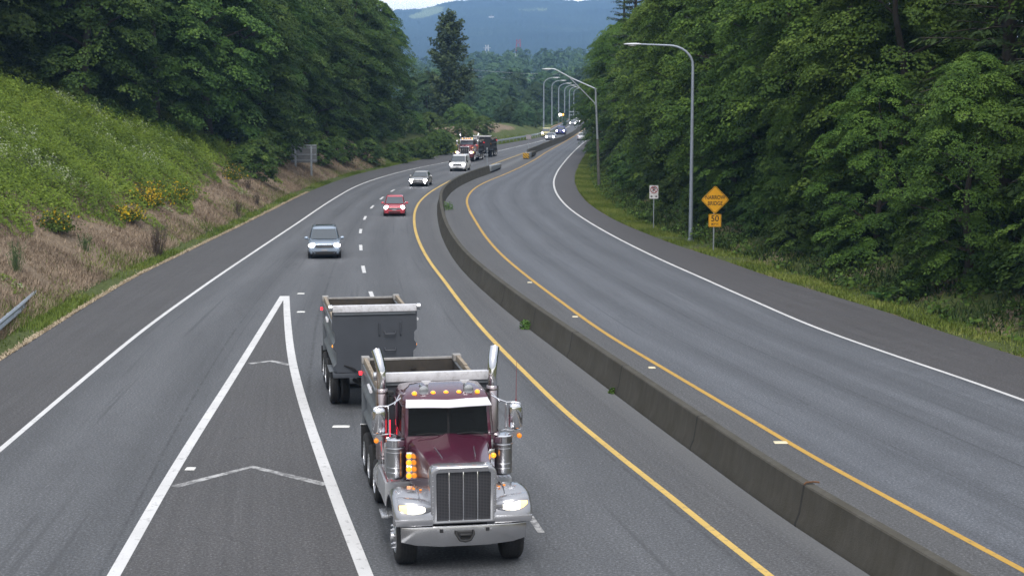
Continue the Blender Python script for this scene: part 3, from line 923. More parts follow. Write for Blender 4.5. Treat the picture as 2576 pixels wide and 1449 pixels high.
def mesh_grille(name, base):
    m, nt, out = new_mat(name)
    b = N(nt, 'ShaderNodeBsdfPrincipled'); b.inputs['Roughness'].default_value = 0.35; b.inputs['Metallic'].default_value = 0.6
    tc = N(nt, 'ShaderNodeTexCoord')
    vo = N(nt, 'ShaderNodeTexVoronoi'); vo.inputs['Scale'].default_value = 34; vo.inputs['Randomness'].default_value = 0.0
    L(nt, tc.outputs['Object'], vo.inputs['Vector'])
    c = ramp(nt, vo.outputs['Distance'], [(0.42, (0.006, 0.006, 0.007)), (0.55, base)])
    L(nt, c, b.inputs['Base Color'])
    L(nt, b.outputs[0], out.inputs[0])
    return m
GRILLE = mesh_grille('woven_grille_mesh', (0.10, 0.10, 0.11))

def RX(a): return Matrix.Rotation(a, 4, 'X')
def RY(a): return Matrix.Rotation(a, 4, 'Y')
def T(x, y, z): return Matrix.Translation((x, y, z))

def wheel(parent, x, y, r, w, side, rim_mat, lugs=False, dual=False):
    """tyre + rim sub part; side -1/+1 tells where the outer face looks"""
    M = T(x, y, r) @ RY(R(90) * side)
    mb = MB()
    ws = [(-.27 * w / .3 if False else 0, w)]
    if dual:
        g = 0.04
        spans = [(-w / 2, -g / 2), (g / 2, w / 2)]
    else:
        spans = [(-w / 2, w / 2)]
    for a, b_ in spans:
        h = b_ - a
        prof = [(r * .56, a + .02), (r * .62, a), (r * .86, a - .005), (r * .955, a + .03), (r, a + .075)]
        ng = 4
        for k in range(ng):
            c = a + .075 + (h - .15) * (k + .5) / ng
            gw = .008
            prof += [(r, c - gw), (r - .014, c - gw * .8), (r - .014, c + gw * .8), (r, c + gw)]
        prof += [(r, b_ - .075), (r * .955, b_ - .03), (r * .86, b_ + .005), (r * .62, b_), (r * .56, b_ - .02)]
        mb.lathe(prof, 36, M, cap=True)
    t = mb.build('wheel', TYRE, parent, smooth=40)
    o = w / 2
    if dual:
        rp = [(r * .60, o - .005), (r * .57, o + .004), (r * .55, o - .04), (r * .50, o - .12), (r * .36, o - .13), (r * .33, o - .08), (r * .22, o - .06), (r * .2, o - .01), (r * .10, o + .005)]
    else:
        rp = [(r * .60, o - .005), (r * .575, o + .006), (r * .55, o - .02), (r * .50, o - .05), (r * .38, o + .01), (r * .34, o + .03), (r * .2, o + .035), (r * .18, o + .08), (r * .08, o + .09)]
    mb = MB(); mb.lathe(rp, 28, M)
    if lugs:
        zl = o - .12 if dual else o + .02
        for k in range(10):
            a = 2 * math.pi * k / 10
            mb.lathe([(.020, zl - .03), (.022, zl + .02), (.012, zl + .045)], 8, M @ T(r * .43 * math.cos(a), r * .43 * math.sin(a), 0))
    else:
        for k in range(10):
            a = 2 * math.pi * k / 10
            mb.lathe([(.035, o - .045), (.032, o - .02)], 8, M @ T(r * .46 * math.cos(a), r * .46 * math.sin(a), 0), m=1)
    mb.build('rim', [rim_mat, DARK], t, smooth=35)
    return t

BOX_SIDE = [(1.23, 2.60), (1.23, 2.42), (1.15, 2.33), (1.15, 2.09), (1.215, 2.0), (1.215, 1.88), (1.12, 1.78), (1.12, 1.45), (1.20, 1.36), (1.20, 1.28), (1.10, 1.18)]

def dump_box(root, y0, y1, paint, front_paint, zf=1.18, wood=True, cap=WPAINT, front_extra=True, lights=True, ladder=False):
    """open topped tipping body between y0 (front) and y1 (rear)"""
    for s in (-1, 1):
        mb = MB()
        prof = [(s * x, z) for x, z in BOX_SIDE] + [(s * 1.045, 1.18), (s * 1.06, 2.60)]
        mb.loft([[(x, y0 + .06, z) for x, z in prof], [(x, y1 - .1, z) for x, z in prof]], True, True)
        mb.build('side_wall', paint, root, 0.012, smooth=20)
        b = MB(); b.prism([(s * 1.039, 1.32), (s * 1.042, 1.32), (s * 1.056, 2.58), (s * 1.053, 2.58)], 'y', y0 + .07, y1 - .12)
        b.build('side_lining', BOXIN, root, smooth=0)
        if wood:
            b = MB(); rr = random.Random(int(y0 * 10) + s)
            for k in range(3):
                a = y0 + .12 + (y1 - y0 - .35) * k / 3; c = y0 + .12 + (y1 - y0 - .35) * (k + 1) / 3 - .02
                b.box(s * 1.15 - .045, s * 1.15 + .045, a, c, 2.605, 2.75 + rr.uniform(-.02, .02))
            b.build('side_board', WOODB, root, 0.01)
        b = MB(); b.box(s * 1.14 - .10, s * 1.14 + .10, y1 - .30, y1 - .02, 2.605, 2.77)
        b.build('corner_post', pbr('worn_grey_cap', (.33, .32, .31), .6, var=.2, vscale=4, dirt=(.16, .13, .10)), root, 0.02)
        b = MB(); b.box(s * 1.16 - .075, s * 1.16 + .075, y1 - .09, y1 + .03, 1.0, 2.60)
        b.build('rear_post', paint, root, 0.015)
        # tarp arm
        b = MB(); b.tube([(s * 1.28, y0 + 1.0 + .8, 2.50), (s * 1.30, y0 + 1.8, 2.56), (s * 1.33, y0 + .75, 2.60)], .038, 8)
        b.tube([(s * 1.20, y0 + 1.8, 2.50), (s * 1.31, y0 + 1.8, 2.50)], .03, 8)
        b.build('tarp_arm', WPAINT, root)
        if lights:
            b = MB(); b.box(s * 1.262 - .035, s * 1.262 + .035, y1 - .10, y1 - .045, 2.30, 2.39); b.build('marker_light', REDL, root, 0.008)
            b = MB(); b.box(s * 1.235, s * 1.235 + s * .012 if s > 0 else s * 1.235, y0 + .25, y0 + .33, 1.9, 1.98) if False else None
            b = MB(); b.lathe([(.04, 0), (.032, .02), (.01, .026)], 10, T(s * 1.215, y0 + .16, 1.94) @ RY(R(90) * s)); b.build('side_marker', AMBER, root)
    # floor and gates
    b = MB(); b.box(-1.10, 1.10, y0 + .06, y1 - .1, zf, 1.30); b.build('box_floor', BOXIN, root)
    b = MB(); b.box(-1.08, 1.08, y1 - .09, y1 - .02, 1.19, 2.64)
    for x in (-.55, 0, .55): b.box(x - .05, x + .05, y1 - .02, y1 + .06, 1.2, 2.6)
    b.build('tailgate', BOXIN, root, 0.01)
    b = MB(); b.box(-1.03, 1.03, y1 - .098, y1 - .012, 2.645, 2.70); b.build('tailgate_rail', MATS['worn_grey_cap'], root, 0.008)
    b = MB(); b.lathe([(.05, 0), (.06, .02), (.06, .04)], 10, T(0.05, y1 - .10, 2.46) @ RX(R(90))); b.build('latch_ring', BOXIN, root)
    # front wall with the stepped outline of the ribbed sides
    outl = [(x, z) for x, z in BOX_SIDE]
    poly = [(x - .0, z) for x, z in outl] + [(-x, z) for x, z in reversed(outl)]
    poly = [(1.235, 2.95)] + poly + [(-1.235, 2.95)]
    b = MB(); b.prism(poly, 'y', y0 - .005, y0 + .055); b.build('front_wall', front_paint, root, 0.008, smooth=0)
    b = MB(); b.box(-1.215, 1.215, y0 - .09, y0 + .08, 2.955, 3.15); b.build('cap_rail', cap, root, 0.015)
    b = MB(); b.box(-1.19, 1.19, y0 - .05, y0 + .02, 2.87, 2.95); b.build('cap_lip', paint, root, 0.01)
    # tarp roller
    for s in (-1, 1):
        b = MB(); b.tube([(s * 1.225, y0, 3.08), (s * 1.33, y0, 3.08)], .095, 12); b.build('tarp_roller', ALU, root)

def build_truck(name, label, cat, loc, rz, pal, fine=True):
    root = thing(name, label, cat, loc, rz)
    PA, GR, FEND, BOXP, BOXF = pal['cab'], pal['grille_shell'], pal['fender'], pal['box'], pal['box_front']
    # frame
    b = MB()
    for s in (-1, 1): b.box(s * .43 - .05, s * .43 + .05, .25, 9.35, .72, .98)
    b.box(-.9, .9, 4.2, 9.3, .98, 1.17)
    b.box(-.60, .60, .5, 4.6, .42, .70); b.box(-.5, .5, 4.8, 9.2, .45, .70)  # solid boxes added below the frame to deepen the shadow underneath
    for y in (.95, 5.75, 7.15, 8.5): b.tube([(-.98, y, .52), (.98, y, .52)], .07, 8)
    b.build('chassis', DARK, root)
    # wheels
    for s in (-1, 1):
        wheel(root, s * 1.06, .95, .535, .40, s, CHROME_D, True)
        wheel(root, s * .97, 5.75, .50, .56, s, CHROME, True, True)
        wheel(root, s * .97, 7.15, .51, .58, s, pal['rim'], False, True)
        wheel(root, s * .97, 8.50, .51, .58, s, pal['rim'], False, True)
        b = MB(); b.box(s * .97 - .30, s * .97 + .30, 9.30, 9.325, .22, 1.05); b.build('mud_flap', BLACK, root, 0.004)
        b = MB(); b.tube([(s * .62, 9.31, 1.06), (s * 1.29, 9.31, 1.06)], .022, 8); b.build('flap_hanger', CHROME_D, root)
    # bumper: deep plate, tapering lower edge
    b = MB()
    def brow(y, dz): return [(-1.225, y + .05, .66 + dz), (-.95, y, .60 + dz), (-.45, y - .01, .555 + dz), (.45, y - .01, .555 + dz), (.95, y, .60 + dz), (1.225, y + .05, .66 + dz)]
    lo0 = brow(0.0, 0); hi0 = [(p[0], p[1], .955) for p in lo0]
    lo1 = [(p[0], p[1] + .06, p[2]) for p in lo0]; hi1 = [(p[0], p[1] + .06, p[2]) for p in hi0]
    rings = [list(r) for r in zip(lo0, hi0, hi1, lo1)]
    b.loft(rings)
    b.build('bumper', pal['bumper'], root, 0.012, smooth=30)
    for s in (-1, 1):
        b = MB(); b.loft([[(s * 1.215, .07, .665), (s * 1.215, .07, .95), (s * 1.16, .07, .95), (s * 1.16, .07, .665)], [(s * 1.20, .55, .74), (s * 1.20, .55, .95), (s * 1.17, .55, .95), (s * 1.17, .55, .74)]])
        b.build('bumper_return', pal['bumper'], root, 0.006)
        b = MB(); b.box(s * .45 - .035, s * .45 + .035, -.016, -.011, .835, .905); b.build('tow_hole', DARK, root, smooth=0)
        b = MB()
        for xx in (.37, .53): b.lathe([(.011, 0), (.008, .008)], 8, T(s * xx, -.011, .875) @ RX(R(90)))
        b.build('bumper_bolt', CHROME, root)
    b = MB(); b.box(-.14, .14, -.10, -.012, .70, .86)
    b.tube([(-.17, -.06, .86), (-.17, -.09, .80), (-.1, -.12, .70), (0, -.13, .68), (.1, -.12, .70), (.17, -.09, .80), (.17, -.06, .86)], .025, 8)
    b.tube([(-.10, -.11, .80), (.10, -.11, .80)], .03, 8)
    b.build('tow_hook', DARK, root, 0.01)
    # grille shell
    def shell(hw, z0, z1, rc, n=6):
        pts = [(-hw + .03, z0), (hw - .03, z0)]
        for i in range(n + 1):
            a = R(90) * i / n; pts.append((hw - .02 - rc + rc * math.cos(a), z1 - rc + rc * math.sin(a)))
        for i in range(n + 1):
            a = R(90) + R(90) * i / n; pts.append((-hw + .02 + rc + rc * math.cos(a), z1 - rc + rc * math.sin(a)))
        return pts
    out0 = shell(.675, .97, 2.10, .17); inn = shell(.555, 1.03, 1.985, .05)
    rings = [[(p[0] * k, y, (p[1] - 1.5) * kz + 1.5) for p in src] for src, k, kz, y in
             ((inn, 1, 1, .17), (inn, 1, 1, .10), (out0, .93, .955, .085), (out0, .985, .99, .10), (out0, 1.0, 1.0, .14), (out0, 1.0, 1.0, .42))]
    b = MB(); b.loft(rings, True, False)
    b.build('grille_shell', GR, root, smooth=40)
    b = MB(); b.box(-.55, .55, .165, .19, 1.035, 1.98); b.build('grille_mesh', pal['mesh'], root, smooth=0)
    for x in (-.278, 0, .278):
        b = MB(); b.box(x - .013, x + .013, .12, .163, 1.03, 1.985); b.build('grille_bar', CHROME, root, 0.006)
    b = MB()
    for s in (-1, 1):
        for k in range(9):
            b.lathe([(.008, 0), (.005, .006)], 6, T(s * .60, .086, 1.1 + k * .105) @ RX(R(90)))
    b.build('shell_rivet', CHROME_D, root)
    # hood
    def hsec(y, w, zt, zl):
        h = [(w, zl), (w * 1.005, zt - .26), (w * .985, zt - .12), (w * .93, zt - .045), (w * .80, zt - .015), (w * .55, zt + .012), (w * .30, zt + .022), (w * .14, zt + .045), (0, zt + .055)]
        return [(x, y, z) for x, z in h] + [(-x, y, z) for x, z in reversed(h[:-1])]
    b = MB(); b.loft([hsec(.40, .635, 2.075, 1.22), hsec(.8, .66, 2.10, 1.22), hsec(1.4, .73, 2.15, 1.25), hsec(2.0, .81, 2.20, 1.30), hsec(2.30, .845, 2.225, 1.32)], True, True)
    b.build('hood', pal.get('hood', PA), root, smooth=32)
    for s in (-1, 1):
        b = MB(); b.tube([(s * .33, .75, 2.128), (s * .36, 1.1, 2.16), (s * .40, 1.45, 2.185)], .010, 6); b.build('hood_trim', CHROME_D, root)
    # cab
    def csec(z, wf, wr, yf, yr):
        return [(-wf, yf, z), (-wf * .5, yf - .05, z), (0, yf - .065, z), (wf * .5, yf - .05, z), (wf, yf, z), (wr, yf + .25, z), (wr, yr, z), (0, yr + .01, z), (-wr, yr, z), (-wr, yf + .25, z)]
    b = MB(); b.loft([csec(1.15, .93, .96, 2.36, 3.95), csec(2.24, .90, .96, 2.36, 3.95)], True, True)
    b.build('cab_body', PA, root, 0.02, smooth=35)
    roof = [csec(2.80, .865, .93, 2.46, 3.95), csec(2.90, .86, .925, 2.47, 3.95), csec(2.98, .84, .90, 2.53, 3.93), csec(3.06, .78, .84, 2.68, 3.88), csec(3.11, .62, .68, 2.95, 3.75), csec(3.125, .3, .34, 3.2, 3.5)]
    b = MB(); b.loft(roof, True, True); b.build('roof', PA, root, smooth=50)
    # pillars
    for s in (-1, 1):
        b = MB(); b.loft([[(s * .905, 2.35, 2.235), (s * .835, 2.33, 2.235), (s * .87, 2.47, 2.235), (s * .955, 2.55, 2.235)], [(s * .868, 2.45, 2.81), (s * .805, 2.43, 2.81), (s * .84, 2.55, 2.81), (s * .925, 2.68, 2.81)]])
        b.build('pillar', PA, root, 0.012)
        b = MB(); b.box(s * .955 - .02, s * .955 + .01, 3.35, 3.95, 2.235, 2.81); b.build('door_pillar', PA, root, 0.01)
        b = MB(); b.loft([[(s * .94, 2.58, 2.245), (s * .955, 3.34, 2.245), (s * .945, 3.34, 2.245), (s * .93, 2.58, 2.245)], [(s * .915, 2.68, 2.80), (s * .93, 3.34, 2.80), (s * .92, 3.34, 2.80), (s * .905, 2.68, 2.80)]])
        b.build('side_window', GLASS_T, root, smooth=0)
        b = MB(); b.box(s * .962 - .012, s * .962 + .014, 2.62, 3.75, 1.20, 2.20); b.build('door', PA, root, 0.02)
        b = MB(); b.box(s * .985 - .01, s * .985 + .02, 3.5, 3.68, 2.0, 2.04); b.build('door_handle', CHROME, root, 0.006)
        # two part windscreen
        b = MB(); b.loft([[(s * .015, 2.30, 2.245), (s * .83, 2.335, 2.245), (s * .83, 2.342, 2.245), (s * .015, 2.307, 2.245)], [(s * .015, 2.405, 2.805), (s * .80, 2.435, 2.805), (s * .80, 2.442, 2.805), (s * .015, 2.412, 2.805)]])
        b.build('windscreen', pal.get('glass', GLASS_T), root, smooth=0)
        b = MB(); b.tube([(s * .42 - .25, 2.26, 2.275), (s * .42 + .02, 2.255, 2.30), (s * .42 + .33, 2.27, 2.27)], .012, 6); b.tube([(s * .42 + .30, 2.255, 2.245), (s * .42 + .05, 2.25, 2.305)], .014, 6); b.build('wiper', BLACK, root)
    b = MB(); b.box(-.018, .018, 2.285, 2.32, 2.24, 2.5, mat=None); b.loft([[(-.02, 2.285, 2.24), (.02, 2.285, 2.24), (.02, 2.315, 2.24), (-.02, 2.315, 2.24)], [(-.02, 2.39, 2.81), (.02, 2.39, 2.81), (.02, 2.42, 2.81), (-.02, 2.42, 2.81)]]); b.build('windscreen_divider', BLACK, root)
    b = MB(); b.box(-.80, .80, 3.9, 3.94, 1.3, 2.8); b.build('cab_lining', SEATM, root)
    # interior
    b = MB(); b.box(-.82, .82, 2.40, 2.72, 2.10, 2.26); b.build('dashboard', SEATM, root, 0.03)
    for s in (-1, 1):
        b = MB(); b.box(s * .45 - .25, s * .45 + .25, 3.35, 3.5, 1.7, 2.48); b.box(s * .45 - .15, s * .45 + .15, 3.38, 3.47, 2.5, 2.68); b.box(s * .45 - .25, s * .45 + .25, 2.95, 3.4, 1.6, 1.75)
        b.build('seat', SEATM, root, 0.04)
    b = MB()
    Mw = T(.45, 2.80, 2.28) @ RX(R(-28))
    ringp = [Mw @ Vector((.22 * math.cos(a), 0, .22 * math.sin(a))) for a in [2 * math.pi * i / 24 for i in range(25)]]
    b.tube(ringp, .016, 6); b.tube([Mw @ Vector((-.2, 0, 0)), Mw @ Vector((.2, 0, 0))], .016, 6); b.tube([Mw @ Vector((0, 0, 0)), Vector((.45, 2.7, 2.1))], .03, 6)
    b.build('steering_wheel', SEATM, root)
    # sun visor
    b = MB()
    def vis(y, z, w): return [(-w, y + .07, z), (-w * .5, y + .02, z), (0, y, z - .015), (w * .5, y + .02, z), (w, y + .07, z)]
    lo, hi = vis(2.15, 2.865, .89), vis(2.50, 2.985, .845)
    b.loft([list(r) for r in zip(lo, hi, [(p[0], p[1], p[2] - .012) for p in hi], [(p[0], p[1] + .004, p[2] - .014) for p in lo])])
    b.build('sun_visor', pal['visor'], root, smooth=30)
    for x in (-.66, -.27, 0, .27, .66):
        b = MB(); b.lathe([(.062, .16), (.062, .02), (.05, -.01)], 12, T(x, 2.72, 3.045) @ RX(R(90 - 12)) @ T(0, 0, -.12)); b.build('lamp_bullet', CHROME, root)
        b = MB(); b.lathe([(.052, 0), (.045, .03), (.02, .045)], 12, T(x, 2.66, 3.06) @ RX(R(90))); b.build('marker_light', pal.get('lamp', AMBER), root)
    for s in (-1, 1):
        # air horn with round guard
        b = MB(); b.lathe([(.10, 0), (.098, .012), (.055, .024)], 22, T(s * .47, 2.62, 3.13) @ RX(R(90)))
        b.lathe([(.085, -.01), (.045, -.12), (.03, -.45), (.035, -.6)], 14, T(s * .47, 2.62, 3.13) @ RX(R(90)))
        b.box(s * .47 - .02 - s * .08, s * .47 + .02 - s * .08, 2.70, 2.76, 3.0, 3.24)
        b.build('air_horn', CHROME_D, root, smooth=40)
        b = MB(); b.prism([(s * .40 - .10, 3.30), (s * .40 + .10, 3.30), (s * .40, 3.20)], 'y', 2.76, 2.80); b.build('horn_bracket', WPAINT, root)
        # exhaust stack
        X = s * 1.21
        b = MB(); b.tube([(X, 4.12, 2.88), (X, 4.12, 3.26), (X + s * .01, 4.14, 3.36), (X + s * .025, 4.18, 3.46), (X + s * .045, 4.23, 3.55), (X + s * .07, 4.29, 3.64), (X + s * .09, 4.34, 3.71)], [.108] * 7, 20)
        st = b.build('exhaust_pipe', CHROME, root, smooth=50)
        b = MB(); b.lathe([(.095, 0), (.06, -.05)], 18, T(X + s * .091, 4.343, 3.713) @ RY(s * R(19)) @ RX(R(-34))); b.build('pipe_mouth', DARK, st)
        b = MB(); b.lathe([(.125, 1.38), (.135, 1.40), (.135, 2.90), (.12, 2.92)], 22, T(X, 4.12, 0))
        for z in (1.45, 2.84): b.lathe([(.138, z - .02), (.14, z), (.138, z + .02)], 22, T(X, 4.12, 0), cap=False)
        b.build('heat_shield', pal['shield'], root, smooth=40)
        b = MB(); b.tube([(X, 4.12, 1.38), (X, 4.10, 1.22), (X - s * .05, 4.05, 1.10), (X - s * .25, 3.95, 1.02), (X - s * .6, 3.9, 1.0)], .09, 12); b.build('exhaust_elbow', CHROME_D, root)
        b = MB(); b.box(s * 1.0 - .05, s * 1.0 + .05, 4.02, 4.25, 2.55, 2.75); b.box(s * 1.02 - .06, s * 1.02 + .06, 4.0, 4.2, 2.80, 2.86); b.build('stack_bracket', DARK, root, .008)
        # red strip at the back corner of the cab
        b = MB(); b.box(s * 1.05 - .012, s * 1.05 + .012, 3.98, 4.0, 1.55, 2.25); b.build('red_light_strip', REDSTRIP, root)
        # air cleaner
        X = s * 1.115
        b = MB(); b.lathe([(.10, 1.40), (.17, 1.42), (.195, 1.46), (.195, 1.95), (.20, 1.955), (.20, 1.975), (.195, 1.98), (.195, 2.02), (.205, 2.03), (.205, 2.06), (.195, 2.07)], 26, T(X, 2.18, 0))
        for z in (1.56, 1.66): b.lathe([(.196, z - .008), (.2, z), (.196, z + .008)], 26, T(X, 2.18, 0), cap=False)
        ac = b.build('air_cleaner', CHROME_D, root, smooth=30)
        b = MB(); b.lathe([(.18, 2.07), (.20, 2.09), (.20, 2.20), (.205, 2.205), (.205, 2.23), (.18, 2.25), (.05, 2.262)], 26, T(X, 2.18, 0)); b.build('cleaner_cap', CHROME, ac, smooth=30)
        b = MB(); b.box(X - .21, X + .21, 2.36, 2.42, 1.5, 2.1); b.build('cleaner_bracket', CHROME_D, root, 0.01)
        # amber lamp panel between cleaner and hood
        b = MB(); b.box(s * .80 - .11, s * .80 + .11, 1.96, 1.985, 1.42, 1.99); pn = b.build('lamp_panel', CHROME, root, 0.008)
        if s < 0:
            for i in (-1, 1):
                for k in range(4):
                    b = MB(); b.lathe([(.058, 0), (.052, .02), (.025, .035)], 14, T(s * .80 + i * .062, 1.958, 1.50 + k * .137) @ RX(R(90))); b.build('amber_lamp', AMBER, pn)
        else:
            b = MB(); b.lathe([(.055, 0), (.048, .02), (.025, .035)], 14, T(s * .885, 1.945, 1.86) @ RX(R(90))); b.build('amber_lamp', AMBER, pn)
        # mirror
        X = s * 1.42
        b = MB(); rings = []
        for z, k in ((2.30, .6), (2.32, .85), (2.36, 1), (2.76, 1), (2.80, .9), (2.83, .6)):
            rings.append([(X + .135 * k * math.copysign(abs(math.cos(a)) ** .6, math.cos(a)), 2.42 + .085 * k * math.copysign(abs(math.sin(a)) ** .8, math.sin(a)), z) for a in [2 * math.pi * i / 20 for i in range(20)]])
        b.loft(rings); mi = b.build('mirror', CHROME, root, smooth=40)
        b = MB(); b.box(X - .115, X + .115, 2.508, 2.515, 2.36, 2.77); b.build('mirror_glass', GLASS_D, mi)
        b = MB()
        xi = X - s * .19
        b.tube([(s * .95, 2.62, 2.98), (s * 1.12, 2.50, 2.90), (xi, 2.42, 2.87), (xi - s * .01, 2.42, 2.80), (xi - s * .01, 2.42, 2.30), (s * 1.08, 2.45, 2.25), (s * .96, 2.55, 2.18)], .017, 8)
        b.tube([(xi, 2.42, 2.865), (X, 2.42, 2.87), (X + s * .1, 2.42, 2.84), (X + s * .12, 2.42, 2.7)], .015, 8)
        b.tube([(xi, 2.42, 2.28), (X, 2.42, 2.27), (X + s * .12, 2.42, 2.29), (X + s * .14, 2.42, 2.4), (X + s * .14, 2.42, 2.75)], .015, 8)
        b.tube([(s * .97, 2.75, 3.02), (s * 1.1, 2.45, 2.875)], .013, 8)
        b.build('mirror_arm', CHROME, root, smooth=40)
        b = MB(); b.lathe([(.075, 0), (.07, .04), (.04, .07)], 16, T(X + s * .02, 2.36, 2.21) @ RX(R(-90))); b.build('convex_mirror', CHROME_D, mi)
        b = MB(); b.lathe([(.052, 0), (.048, .03), (.02, .045)], 14, T(X + s * .07, 2.33, 2.17) @ RX(R(90))); b.build('marker_lens', AMBERO, mi)
        b = MB(); b.tube([(X + s * .02, 2.44, 2.84), (X + s * .02, 2.44, 2.93)], .014, 6); b.tube([(X + s * .02, 2.44, 2.93), (X + s * .035, 2.46, 3.75)], [.007, .003], 6); b.build('antenna', RUST if s < 0 else pbr('red_whip', (.22, .04, .05), .5), root)
        # fender over the front wheel
        side = [(.06, .99), (.07, 1.14), (.14, 1.30), (.27, 1.42), (.45, 1.49), (.70, 1.525), (1.0, 1.52), (1.25, 1.46), (1.48, 1.34), (1.68, 1.17), (1.82, .96)]
        b = MB(); rings = []
        for i, (y, z) in enumerate(side):
            a = max(0, min(i, len(side) - 1))
            p0 = side[max(0, i - 1)]; p1 = side[min(len(side) - 1, i + 1)]
            ty, tz = p1[0] - p0[0], p1[1] - p0[1]; l_ = math.hypot(ty, tz); ny, nz = tz / l_, -ty / l_   # inward normal
            def pt(x, d): return (s * x, y + ny * d, z + nz * d)
            rings.append([pt(.60, .015), pt(.80, 0), pt(1.05, -.012), pt(1.20, .0), pt(1.30, .025), pt(1.352, .07), pt(1.368, .14), pt(1.35, .145), pt(1.33, .08), pt(1.26, .05), pt(1.0, .02), pt(.60, .035)])
        b.loft(rings); b.build('fender', FEND, root, smooth=40)
        b = MB(); b.prism([(s * .60, .965), (s * 1.33, .965), (s * 1.345, 1.10), (s * .62, 1.10)] if True else [], 'y', .05, .30); b.build('fender_skirt', FEND, root, 0.02)
        b = MB(); b.tube([(s * .84, .30, 1.455), (s * .86, .6, 1.535), (s * .86, 1.0, 1.54), (s * .84, 1.4, 1.40)], .012, 6); b.build('fender_trim', CHROME_D, root)
        for xx in (.78, .90):
            b = MB(); b.lathe([(.03, 0), (.026, .018), (.01, .024)], 10, T(s * xx, .62 + (xx - .78), 1.53)); b.build('fender_marker', AMBERO, root)
        # headlight pod
        pod = [(.62, 1.26, .10), (.70, 1.20, .12), (.80, 1.17, .14), (1.00, 1.165, .155), (1.18, 1.19, .15), (1.27, 1.23, .13)]
        b = MB(); rings = []
        for k, (x, zc_, h) in enumerate(pod):
            zc2 = 1.28 + .012 * k
            hh = h
            yf = .02 + .10 * max(0, (x - .95) / .3) ** 2 + .10 * max(0, (.85 - x) / .25) ** 2
            rings.append([(s * x, yf + .22 * (1 - math.cos(a)) * .8 if False else yf + .25 - .25 * max(0, math.cos(a)) ** .5 if math.cos(a) > 0 else yf + .25 + .2 * abs(math.cos(a)), zc2 + hh * math.sin(a)) for a in [2 * math.pi * i / 16 for i in range(16)]])
        b.loft(rings); b.build('headlight_pod', FEND, root, smooth=50)
        b = MB()
        lens = [(.76, 1.285, .06), (.82, 1.29, .10), (1.00, 1.295, .115), (1.10, 1.305, .112)]
        def lring(x, zc2, h):
            yf = -.012 + .10 * max(0, (x - .95) / .3) ** 2 + .10 * max(0, (.85 - x) / .25) ** 2
            return [(s * x, yf + .16 * (1 - math.cos(a)) , zc2 + h * math.sin(a)) for a in [-math.pi / 2 + math.pi * i / 8 for i in range(9)]]
        b.loft([lring(*q_) for q_ in lens], False, False); b.build('headlight', pal.get('head', HEADT), root, smooth=60)
        b = MB(); b.loft([lring(*q_) for q_ in [(1.10, 1.305, .112), (1.18, 1.315, .10), (1.255, 1.33, .065)]], False, False); b.build('turn_signal', pal.get('turn', lamp_mat('turn_signal_glow', (1.0, .62, .25), 1.3) if 'turn_signal_glow' not in MATS else MATS['turn_signal_glow']), root, smooth=60)
        # battery box, steps
        b = MB(); b.box(s * .72 if s > 0 else -1.33, 1.33 if s > 0 else -.72, 2.30, 3.95, .80, 1.30)
        bb = b.build('step_box', pbr('step_box_metal', (.45, .46, .48), .35, .4), root, 0.03)
        b = MB()
        for k in range(6): b.box(*(sorted((s * (.80 + k * .09), s * (.83 + k * .09)))), 2.32, 3.9, 1.301, 1.312)
        b.build('tread_strip', CHROME_D, bb)
        b = MB(); b.box(*sorted((s * 1.02, s * 1.42)), 2.02, 2.62, .62, .67)
        for k in range(5): b.box(*(sorted((s * (1.05 + k * .075), s * (1.085 + k * .075)))), 2.03, 2.61, .671, .68)
        b.box(*sorted((s * 1.05, s * 1.10)), 2.25, 2.4, .67, .9)
        b.build('step_plate', ALU, root, 0.005)
        b = MB(); b.lathe([(.30, 0), (.32, .03), (.32, 1.25), (.30, 1.28)], 24, T(s * 1.0, 4.0, .80) @ RX(R(-90))); b.build('fuel_tank', ALU, root, smooth=40)
        b = MB(); b.tube([(s * 1.26, 3.72, 1.35), (s * 1.28, 3.72, 1.45), (s * 1.28, 3.72, 1.95), (s * 1.26, 3.72, 2.05)], .016, 8); b.build('grab_handle', CHROME, root)
    dump_box(root, 4.72, 9.45, BOXP, BOXF)
    return root

